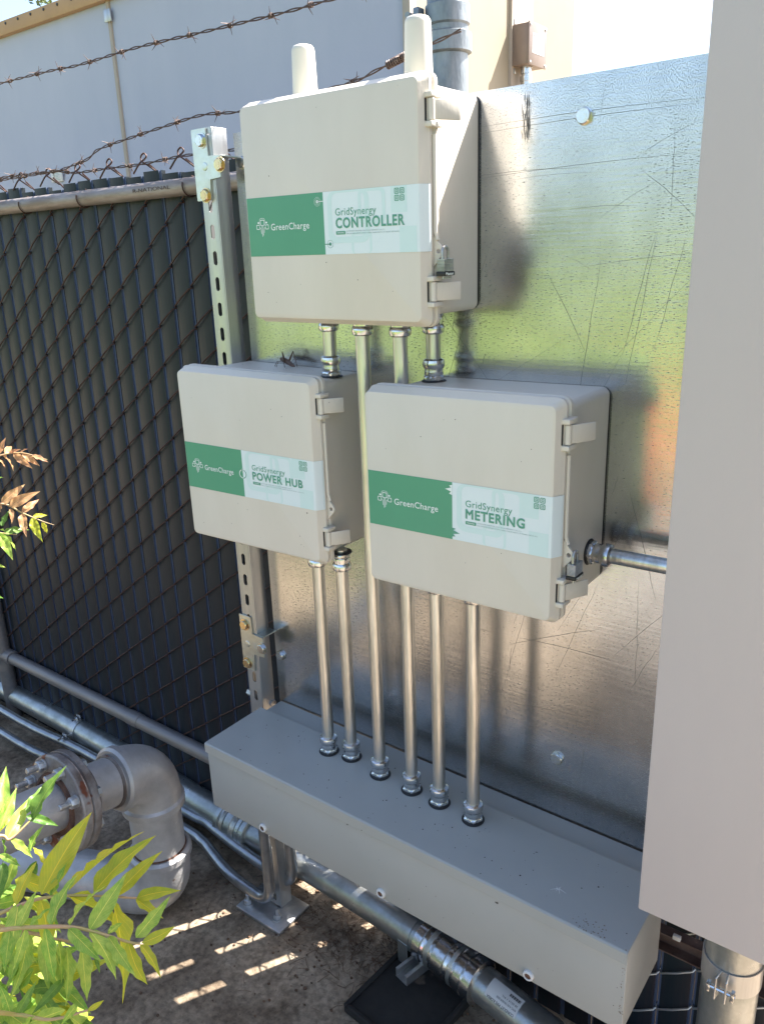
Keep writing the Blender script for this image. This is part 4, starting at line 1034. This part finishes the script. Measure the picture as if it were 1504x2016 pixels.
# clamps on a short strut left of the iron elbow
cs = thing('conduit_clamps', 'small strut stand with bolted clamps holding the ground conduits left of the iron elbow', 'clamp stand', (-1.06, .05, GZ))
bm = B(); xx = hit(190, 1440, 2, -.47).x; box(bm, (xx - .02, -.08, GZ + .001), (xx + .02, .17, GZ + .022), .001); part('channel', bm, M_strut, cs)
p, d = on(xx); bm = B(); band(bm, p, d, .0445, .03, 0, 360, .002); part('strap', bm, M_strut, cs)
for pp, r in ((Vector(p) + Vector((0, -.0, .054)), .010), (Vector((xx, H2(165, 1480).y, zb2 + .022)), .009)):
    bm = B(); box(bm, pp - Vector((.012, .003, .012)), pp + Vector((.012, .003, .014)), .001); lathe(bm, [(r, -.012), (r, -.004)], along(pp, (0, 1, 0)), 12, hexes=(0, 1)); lathe(bm, [(.004, -.03), (.004, .025)], along(pp, (0, 1, 0)), 10); part('clamp_bolt', bm, M_fit, cs)
bm = B(); band(bm, Vector((xx, H2(165, 1480).y, zb2)), (1, 0, 0), .0135, .025, 0, 360, .002, 20); part('strap', bm, M_strut, cs)

# ------------------------------------------------------------ iron elbow and flange
ir = thing('iron_pipe_elbow', 'silver painted iron water pipe with an elbow, bolted flange and rusty joint', 'pipe', (-.273, -.231, GZ))
AX = Vector((-.273, -.231, 0)); hd = Vector((0, -.985, .16)).normalized(); zt = -.022
R = .0715
def P3(z): return Vector((AX.x, AX.y, z))
bm = B(); tube(bm, [P3(-.40), P3(-.12)], .070, 40); part('vertical_pipe', bm, M_cast, ir)
bm = B(); el = bend([P3(-.128), P3(zt), P3(zt) + hd * .106], .098, 14); tube(bm, el, .0775, 40); eb = part('elbow', bm, M_cast, ir)
for p, d in ((P3(-.135), UP), (P3(zt) + hd * .098, hd)):
    bm = B(); lathe(bm, [(.077, -.014), (.0845, -.010), (.0850, .008), (.0775, .014)], along(p, d), 40); part('elbow_collar', bm, M_cast, ir)
bm = B(); text(bm, '6', 0, 0, .013, .018, 0, .01)
qv = P3(zt + .02) + Vector((.0, 0, 0)); nrm = (CAM_POS - qv).normalized()
Mt = Matrix.Translation(qv + nrm * .0792 + Vector((-.0, 0, -.01))) @ nrm.to_track_quat('Z', 'Y').to_matrix().to_4x4()
for v in bm.verts: v.co = Mt @ Vector((v.co.x - .009, v.co.z - .012, 0))
part('cast_number', bm, M_cast, eb, 0)
bm = B(); tube(bm, [P3(zt) + hd * .10, P3(zt) + hd * .222], .064, 40); part('nipple', bm, M_cast, ir)
bm = B(); lathe(bm, [(.066, 0), (.070, .002), (.070, .006), (.066, .008)], along(P3(zt) + hd * .116, hd), 36); part('rust_ring', bm, M_flange, ir)
fc = P3(zt) + hd * .222
bm = B(); lathe(bm, [(.070, -.030), (.082, -.024), (.084, -.002), (.118, 0), (.124, .004), (.124, .020), (.120, .022)], along(fc, hd), 48); part('flange', bm, M_flange, ir)
bm = B(); lathe(bm, [(.117, .022), (.117, .027)], along(fc, hd), 48); part('gasket', bm, M_gasket, ir)
bm = B(); lathe(bm, [(.120, .027), (.124, .029), (.124, .045), (.120, .048), (.080, .049), (.078, .046)], along(fc, hd), 48); part('flange', bm, M_flange, ir)
bm = B(); lathe(bm, [(.083, .047), (.080, .054), (.072, .056), (.066, .050)], along(fc, hd), 40); part('rust_ring', bm, M_rust, ir)
bm = B(); tube(bm, [fc + hd * .048, fc + hd * 1.4], .060, 40); part('near_pipe', bm, M_cast, ir)
for k in range(8):
    a = 2 * math.pi * (k + .5) / 8 + .1; M = along(fc, hd) @ Matrix.Translation((.101 * math.cos(a), .101 * math.sin(a), 0))
    bm = B(); lathe(bm, [(.015, .049), (.015, .052), (.010, .0525)], M, 20); lathe(bm, [(.0135, .052), (.0135, .066), (.0115, .068)], M, 24, hexes=(0, 1)); lathe(bm, [(.0075, .068), (.0075, .092), (.006, .094)], M, 14)
    lathe(bm, [(.0074, -.0005), (.0074, .053)], M, 14); lathe(bm, [(.0125, -.012), (.0125, -.001)], M, 24, hexes=(0, 1)); part('flange_bolt', bm, M_strut, ir)
ld = Vector((-1, -.42, 0)).normalized(); zl = GZ + .083
bm = B(); tube(bm, bend([P3(-.30), P3(zl), P3(zl) + ld * .12], .10, 14), .0775, 40); part('lower_elbow', bm, M_cast, ir)
bm = B(); lathe(bm, [(.077, -.014), (.0855, -.010), (.086, .008), (.0775, .014)], along(P3(-.30), UP), 40); part('elbow_collar', bm, M_cast, ir)
bm = B(); lathe(bm, [(.0715, 0), (.0735, .003), (.0715, .006)], along(P3(-.288), UP), 36); part('rust_ring', bm, M_rust, ir)
bm = B(); tube(bm, [P3(zl) + ld * .11, P3(zl) + ld * 1.6], .070, 40); part('ground_pipe', bm, M_cast, ir)

# ------------------------------------------------------------ grasshopper on the power hub box
gc = hit(565, 722, 2, zptop(.15)); gh = thing('grasshopper', 'brown grasshopper resting on top of the POWER HUB box', 'insect', tuple(gc))
gd = Vector((.93, -.30, 0)).normalized(); gs = Vector((-gd.y, gd.x, 0)); Z = Vector((0, 0, 1))
g0 = gc + Z * .010
bm = B(); tube(bm, [g0 - gd * .020 + Z * .006, g0 - gd * .015 + Z * .005, g0 - gd * .006 + Z * .003, g0 + gd * .008, g0 + gd * .024 - Z * .005, g0 + gd * .032 - Z * .0065], .005, 12, rs=[.0028, .0048, .0052, .0046, .003, .001]); part('body', bm, M_hopper, gh, 60)
bm = B(); tube(bm, [g0 - gd * .026 + Z * .003, g0 - gd * .022 + Z * .005, g0 - gd * .018 + Z * .006], .004, 10, rs=[.0022, .0042, .0036]); part('head', bm, M_hopper, gh, 60)
bm = B(); tube(bm, [g0 - gd * .004 + Z * .006, g0 + gd * .015 + Z * .001, g0 + gd * .037 - Z * .006], .003, 8, rs=[.003, .0032, .0008]); part('wings', bm, M_hopper, gh, 60)
for s, kx in ((1, .012), (-1, .0)):
    bm = B(); k0 = g0 + gd * .000 + gs * s * .005; k1_ = g0 + gd * (kx + .002) + gs * s * .010 + Z * .024; k2_ = g0 + gd * (kx + .012) + gs * s * .012 - Z * .009
    tube(bm, [k0, k0.lerp(k1_, .4), k1_], .002, 8, rs=[.0024, .0022, .0011]); tube(bm, [k1_, k2_], .0008, 6); part('hind_leg', bm, M_hopper, gh, 60)
for s in (1, -1):
    for o in (-.014, -.007):
        bm = B(); a_ = g0 + gd * o + gs * s * .003; tube(bm, [a_, a_ - gd * .006 + gs * s * .010 + Z * .001, a_ - gd * .012 + gs * s * .013 - Z * .0095], .0007, 6); part('leg', bm, M_hopper, gh, 60)
    bm = B(); a_ = g0 - gd * .026 + Z * .006; tube(bm, [a_, a_ - gd * .010 + gs * s * .004 + Z * .001], .0004, 5); part('feeler', bm, M_hopper, gh, 60)

# ------------------------------------------------------------ leaves
def leaf_mesh(mat_, seed, width=.25, curl=.5, fold=.45, wave=.05):
    r = random.Random(seed); bm = B(); uvl = bm.loops.layers.uv.new('UVMap'); n, m = 14, 6
    cv = curl * r.uniform(.5, 1.4); sd_ = r.uniform(-.12, .12); G = []; ph = r.uniform(0, 6)
    for i in range(n + 1):
        t = i / n; w = width * .5 * (math.sin(math.pi * min(1, t * 1.02) ** .75) ** 0.9 if 0 < t < 1 else 0) * (1 - .38 * t) * 1.08 + .004 * (t < .05)
        yy = t * (1 - .12 * cv * t); zc_ = -cv * .45 * t * t; xc = sd_ * t * t
        row = []
        for j in range(m + 1):
            s = j / m * 2 - 1
            row.append(bm.verts.new((xc + s * w, yy, zc_ + fold * abs(s) * w + wave * math.sin(t * 17 + ph + s * 2) * abs(s) ** 2 * (w / width) * 2)))
        G.append(row)
    for i in range(n):
        for j in range(m):
            f = bm.faces.new((G[i][j], G[i][j + 1], G[i + 1][j + 1], G[i + 1][j]))
            for l, (a_, c_) in zip(f.loops, ((j, i), (j + 1, i), (j + 1, i + 1), (j, i + 1))): l[uvl].uv = (a_ / m, c_ / n)
    return mesh_of(bm, 'leaflet', mat_, 180, recalc=False)
LM = {k: [leaf_mesh(m_, s * 7 + i) for s in range(4)] for i, (k, m_) in enumerate((('g', M_leaf), ('y', M_leafy), ('r', M_leafr), ('d', M_leafg)))}
rl = random.Random(5)
def leaf(root, base, tip, kind, roll=None, wscale=1.0):
    base = Vector(base); tip = Vector(tip); y = tip - base; L = y.length; y.normalize()
    tocam = (CAM_POS - base).normalized()
    nrm = (tocam * .75 + Vector((rl.uniform(-.3, .3), rl.uniform(-.2, .4), .55))).normalized(); nrm = (nrm - y * nrm.dot(y)).normalized()
    q = Matrix.Rotation(rl.gauss(0, .45) if roll is None else roll, 3, y); nrm = q @ nrm
    x = y.cross(nrm)
    M = Matrix(((x.x, y.x, nrm.x, base.x), (x.y, y.y, nrm.y, base.y), (x.z, y.z, nrm.z, base.z), (0, 0, 0, 1))) @ Matrix.Diagonal((L * 1.16 * wscale, L * 1.04, L * 1.04, 1))
    return inst('leaflet', rl.choice(LM[kind]), root, M)
def z7(x, y): return (x / 3.008, 1400 + y / 3.008)
def z3(x, y): return (x / 3.008, 850 + y / 3.008)
pl = thing('leafy_shrub', 'sunlit yellow-green shrub with long pointed leaflets in the lower left corner', 'shrub', (.38, -1.15, GZ), None)
def stalk(root, P, r0, r1, name='stalk'):
    P = catmull(P, 6); bm = B(); tube(bm, P, r0, 8, rs=[r0 + (r1 - r0) * i / (len(P) - 1) for i in range(len(P))]); part(name, bm, M_stem, root, 60)
D1, D2, D3 = 1.03, .97, 1.10
A = lambda p, d: at(*z7(*p), d)
Mst = Vector((.36, -1.12, 0))
stalk(pl, [(.38, -1.15, GZ), (.37, -1.13, 0), (.36, -1.10, .35), (.37, -1.06, .62), (.38, -1.02, .80)], .009, .005, 'stem')
r1 = [Vector((.37, -1.07, .58)), A((-300, 1330), D1), A((0, 1200), D1), A((250, 1110), D1), A((500, 1095), D1), A((810, 1110), D1)]
r2 = [Vector((.36, -1.10, .45)), A((-300, 1340), D2), A((0, 1300), D2), A((150, 1285), D2), A((400, 1280), D2), A((560, 1310), D2), A((760, 1370), D2), A((830, 1380), D2)]
r3 = [Vector((.36, -1.10, .42)), A((-200, 1300), D3), A((130, 1310), D3), A((290, 1345), D3), A((470, 1385), D3), A((560, 1450), D3)]
r4 = [Vector((.37, -1.07, .62)), A((-250, 800), D3), A((0, 740), D3), A((60, 760), D3), A((190, 640), D3)]
r5 = [Vector((.36, -1.11, .36)), A((-200, 1800), D2), A((100, 1800), D2), A((300, 1830), D2), A((520, 1775), D2)]
for r in (r1, r2, r3, r4, r5): stalk(pl, r, .0028, .0011)
def LV(base, tip, kind, d, dt=None, roll=None, ws=1.0):
    leaf(pl, A(base, d), A(tip, d + (rl.uniform(-.03, .03) if dt is None else dt)), kind, roll, ws * rl.uniform(.85, 1.15))
for bse, tip, k in (((245, 1090), (500, 570), 'y'), ((405, 1070), (790, 660), 'y'), ((555, 1080), (855, 690), 'y'), ((680, 1100), (935, 805), 'y'), ((810, 1110), (1050, 1025), 'y'),
                    ((240, 1115), (345, 1480), 'y'), ((395, 1095), (835, 1250), 'y'), ((665, 1115), (825, 1690), 'y'), ((805, 1115), (960, 1230), 'y'), ((95, 1150), (175, 870), 'y'), ((110, 1140), (60, 1480), 'g'),
                    ((300, 1100), (390, 900), 'g')): LV(bse, tip, k, D1)
for bse, tip, k in (((60, 1300), (20, 1560), 'g'), ((150, 1290), (100, 1560), 'g'), ((265, 1285), (320, 1640), 'g'), ((405, 1290), (600, 1480), 'g'), ((530, 1305), (745, 1535), 'g'), ((640, 1335), (790, 1560), 'g'), ((760, 1370), (830, 1700), 'y'),
                    ((830, 1385), (980, 1550), 'y'), ((840, 1375), (1068, 1300), 'y'), ((805, 1345), (1000, 1110), 'g'), ((415, 1275), (555, 985), 'g'), ((530, 1300), (738, 960), 'g'), ((300, 1275), (405, 905), 'g'), ((640, 1325), (725, 1235), 'g'), ((110, 1285), (200, 1060), 'g'), ((180, 1285), (300, 1130), 'g')): LV(bse, tip, k, D2)
for bse, tip, k in (((250, 1350), (300, 1670), 'g'), ((395, 1400), (435, 1740), 'g'), ((485, 1390), (515, 1760), 'g'), ((560, 1460), (605, 1555), 'd'), ((340, 1350), (400, 1600), 'g'), ((160, 1320), (150, 1700), 'g'), ((110, 1400), (60, 1620), 'g'), ((200, 1530), (0, 1740), 'g'), ((380, 1590), (190, 1800), 'd'), ((20, 1330), (60, 1590), 'g'), ((30, 1500), (200, 1700), 'd'), ((520, 1380), (740, 1500), 'g')): LV(bse, tip, k, D3)
for bse, tip, k in (((10, 620), (18, 312), 'g'), ((0, 700), (92, 450), 'g'), ((38, 765), (180, 490), 'g'), ((160, 610), (272, 400), 'd'), ((155, 625), (360, 660), 'd'), ((60, 760), (215, 860), 'g'), ((0, 720), (55, 590), 'y'), ((190, 640), (325, 312), 'd'), ((0, 850), (120, 910), 'g'), ((195, 810), (300, 920), 'y'), ((180, 830), (205, 685), 'g'), ((-20, 690), (-60, 480), 'g'), ((20, 900), (-10, 1160), 'd'), ((90, 870), (20, 1120), 'g'), ((215, 890), (130, 1100), 'd'), ((10, 760), (60, 900), 'd')): LV(bse, tip, k, D3)
for bse, tip, k in (((520, 1775), (635, 1720), 'y'), ((180, 1850), (452, 1735), 'g'), ((450, 1745), (380, 1850), 'g'), ((300, 1820), (430, 1900), 'd'), ((100, 1800), (200, 1620), 'd'), ((60, 1790), (20, 1620), 'g'), ((200, 1810), (110, 1900), 'g'), ((0, 1790), (140, 1700), 'g')): LV(bse, tip, k, D2)
for _ in range(150):   # inner foliage
    x_ = rl.uniform(-160, 470); y_ = 900 + 1080 * rl.random() ** .7
    if x_ > 150 + (y_ - 900) * .36: continue
    d_ = rl.uniform(1.10, 1.32); a_ = rl.uniform(-.6, 3.3); L_ = rl.uniform(170, 330)
    LV((x_, y_), (x_ + L_ * math.cos(a_), y_ + L_ * math.sin(a_) * .9), rl.choice('gggyd'), d_, rl.uniform(-.06, .06))
tw = thing('reddish_twig', 'slender twig with pinkish and orange new leaves against the dark fence', 'twig', (.30, -.95, .9))
D4 = 1.22
A3 = lambda p, d=D4: at(*z3(*p), d)
stalk(tw, [A3((-500, 900)), A3((-250, 480)), A3((0, 425)), A3((130, 480)), A3((250, 530)), A3((320, 552))], .0022, .0004)
stalk(tw, [A3((-300, 500)), A3((-150, 200)), A3((0, 140)), A3((130, 125)), A3((280, 165))], .0018, .0005)
stalk(tw, [A3((-300, 700)), A3((-100, 590)), A3((10, 600)), A3((100, 610))], .0016, .0005)
stalk(tw, [Vector((.34, -1.10, GZ)), Vector((.32, -1.06, .2)), A3((-560, 1300)), A3((-500, 900))], .006, .0022, 'stem')
def LW(b_, t_, k, ws=1.2):
    leaf(tw, A3(b_), A3(t_, D4 + rl.uniform(-.02, .02)), k, rl.gauss(0, .35), ws)
for b_, t_, k in (((10, 425), (137, 298), 'r'), ((58, 445), (207, 333), 'r'), ((130, 478), (237, 390), 'r'), ((195, 500), (290, 492), 'y'), ((60, 455), (92, 535), 'r'), ((130, 485), (147, 612), 'r'), ((192, 508), (222, 650), 'y'), ((248, 535), (285, 615), 'y'), ((0, 430), (20, 478), 'r'), ((30, 130), (68, 55), 'r'), ((-10, 130), (15, 40), 'r'), ((15, 140), (110, 200), 'r'), ((80, 130), (185, 200), 'r'), ((130, 130), (238, 200), 'r'), ((190, 140), (283, 167), 'r'), ((60, 128), (105, 90), 'r'), ((120, 125), (155, 92), 'r'), ((-20, 150), (45, 208), 'r'),
                  ((0, 580), (60, 590), 'g'), ((-10, 600), (90, 745), 'g'), ((0, 605), (130, 680), 'g'), ((10, 560), (50, 455), 'd'), ((20, 605), (170, 545), 'd'), ((-30, 280), (15, 262), 'g'), ((-60, 790), (40, 785), 'g'), ((-60, 975), (30, 970), 'd')): LW(b_, t_, k)

# ------------------------------------------------------------ litter on the dirt
rd = random.Random(9); bm = B()
for _ in range(900):
    if rd.random() < .7: x_, y_ = rd.gauss(.22, .16), rd.gauss(-.0, .07)
    else: x_, y_ = rd.uniform(-1.2, 1.2), rd.uniform(-.7, .1)
    a_ = rd.uniform(0, 6.28); L_ = rd.uniform(.01, .045); z_ = GZ + .0012 + rd.random() * .004
    p0 = Vector((x_, y_, z_)); p2 = p0 + Vector((L_ * math.cos(a_), L_ * math.sin(a_), rd.uniform(0, .006))); p1 = (p0 + p2) / 2 + Vector((rd.uniform(-.003, .003), rd.uniform(-.003, .003), .001))
    tube(bm, [p0, p1, p2], rd.uniform(.0004, .0009), 4, cap=False)
for _ in range(420):
    x_, y_ = (rd.gauss(.2, .25), rd.gauss(-.05, .12)) if rd.random() < .6 else (rd.uniform(-1.2, 1), rd.uniform(-.8, .15))
    s = rd.uniform(.0015, .0055); bmesh.ops.create_icosphere(bm, subdivisions=1, radius=s, matrix=Matrix.Translation((x_, y_, GZ + s * .4)) @ Matrix.Diagonal((1, rd.uniform(.5, 1), .6, 1)))
tag(part('dry_litter', bm, M_needle, None, 60), 'dry pine needles, twigs and grit scattered on the dirty concrete', 'litter', kind='stuff')

# ------------------------------------------------------------ trees, and what the steel sheet mirrors from behind the viewer
def tree(name, label, x, y, hgt, rad_, zc_, seed, n=2600, mat_=None, leafs=.12, group=None):
    r = random.Random(seed); root = thing(name, label, 'tree', (x, y, GZ), group)
    bm = B(); tube(bm, [(x, y, GZ - .1), (x + .1, y, GZ + hgt * .3), (x, y + .1, GZ + hgt * .7)], .2, 10, rs=[.22 * hgt / 8, .16 * hgt / 8, .05])
    for k in range(9):
        a = r.uniform(0, 6.28); z_ = GZ + hgt * r.uniform(.3, .65); tube(bm, [(x, y, z_), (x + rad_ * .4 * math.cos(a), y + rad_ * .4 * math.sin(a), z_ + rad_ * .3), (x + rad_ * .75 * math.cos(a), y + rad_ * .75 * math.sin(a), z_ + rad_ * .45)], .05, 6, rs=[.07, .045, .015])
    part('trunk', bm, M_bark, root)
    bm = B(); cl = [(Vector((r.gauss(0, .45), r.gauss(0, .45), r.gauss(0, .42))) * rad_, r.uniform(.25, .5) * rad_) for _ in range(22)]
    for _ in range(n):
        c_, s = r.choice(cl); d_ = Vector((r.gauss(0, 1), r.gauss(0, 1), r.gauss(0, 1))).normalized() * s * r.random() ** .4; p = Vector((x, y, zc_)) + c_ + d_
        q = Euler((r.uniform(0, 6), r.uniform(0, 6), r.uniform(0, 6))).to_matrix(); l = leafs * r.uniform(.6, 1.3)
        bm.faces.new([bm.verts.new(p + q @ Vector(v)) for v in ((-l * .35, -l, 0), (l * .35, -l * .2, .1 * l), (0, l, 0), (-l * .4, l * .1, .1 * l))])
    part('crown', bm, mat_ or M_crown, root, 0, recalc=False)
tl = hit(78, -28, 1, 7.0)
tree('pine_tree', 'pine tree whose green tip shows over the tan roof edge', tl.x, 7.0, tl.z + .9 - GZ, .75, tl.z + .62, 4, 2600, leafs=.055)
tree('shade_tree', 'tree mirrored as a dark upright shape in the steel sheet', -6.4, -12.5, 3.4, 1.1, 1.5, 8, 1800, group='trees mirrored in the steel sheet')
for k, (x_, y_) in enumerate(((-30, -48), (-22, -55), (-41, -50), (-52, -40), (-12, -58))):
    tree('shade_tree', ['middle tree of the far row mirrored in the steel sheet', 'second tree from the right in the far mirrored row', 'second tree from the left in the far mirrored row', 'leftmost tree of the far row mirrored in the steel sheet', 'rightmost and farthest tree of the row mirrored in the steel sheet'][k], x_, y_, 4.5, 2.6, 3.0, 20 + k, 900, leafs=.35, group='trees mirrored in the steel sheet')
tree('garden_shrub', 'green shrub outside the view, mirrored as a dark olive area low in the sheet', -1.25, -2.15, 1.3, .62, -.12, 31, 2600, leafs=.05)
tree('garden_shrub', 'second green shrub outside the view, farther left, mirrored low in the sheet', -2.5, -2.3, 1.4, .7, -.05, 32, 2600, leafs=.055)
rc = thing('red_bin', 'unseen red bin added to give the red blur in the steel sheet', 'bin', (-.42, -4.4, GZ + .012))  # bin added out of view as a source for the red reflection
bm = B(); prism(bm, [(-.2, 0), (.2, 0), (.24, .46), (-.24, .46)], -.2, .2, 'XZ'); warp(bm, lambda p: (p.x - .42, p.y - 4.4, p.z + GZ + .06)); part('tub', bm, M_red, rc)
bm = B(); box(bm, (-.68, -4.64, GZ + .52), (-.16, -4.16, GZ + .56), .012); part('lid', bm, M_red, rc)
for s in (-.15, .15):
    bm = B(); lathe(bm, [(.07, -.02), (.07, .02)], along((-.42 + s, -4.58, GZ + .084), (1, 0, 0)), 16); part('wheel', bm, M_blk, rc)
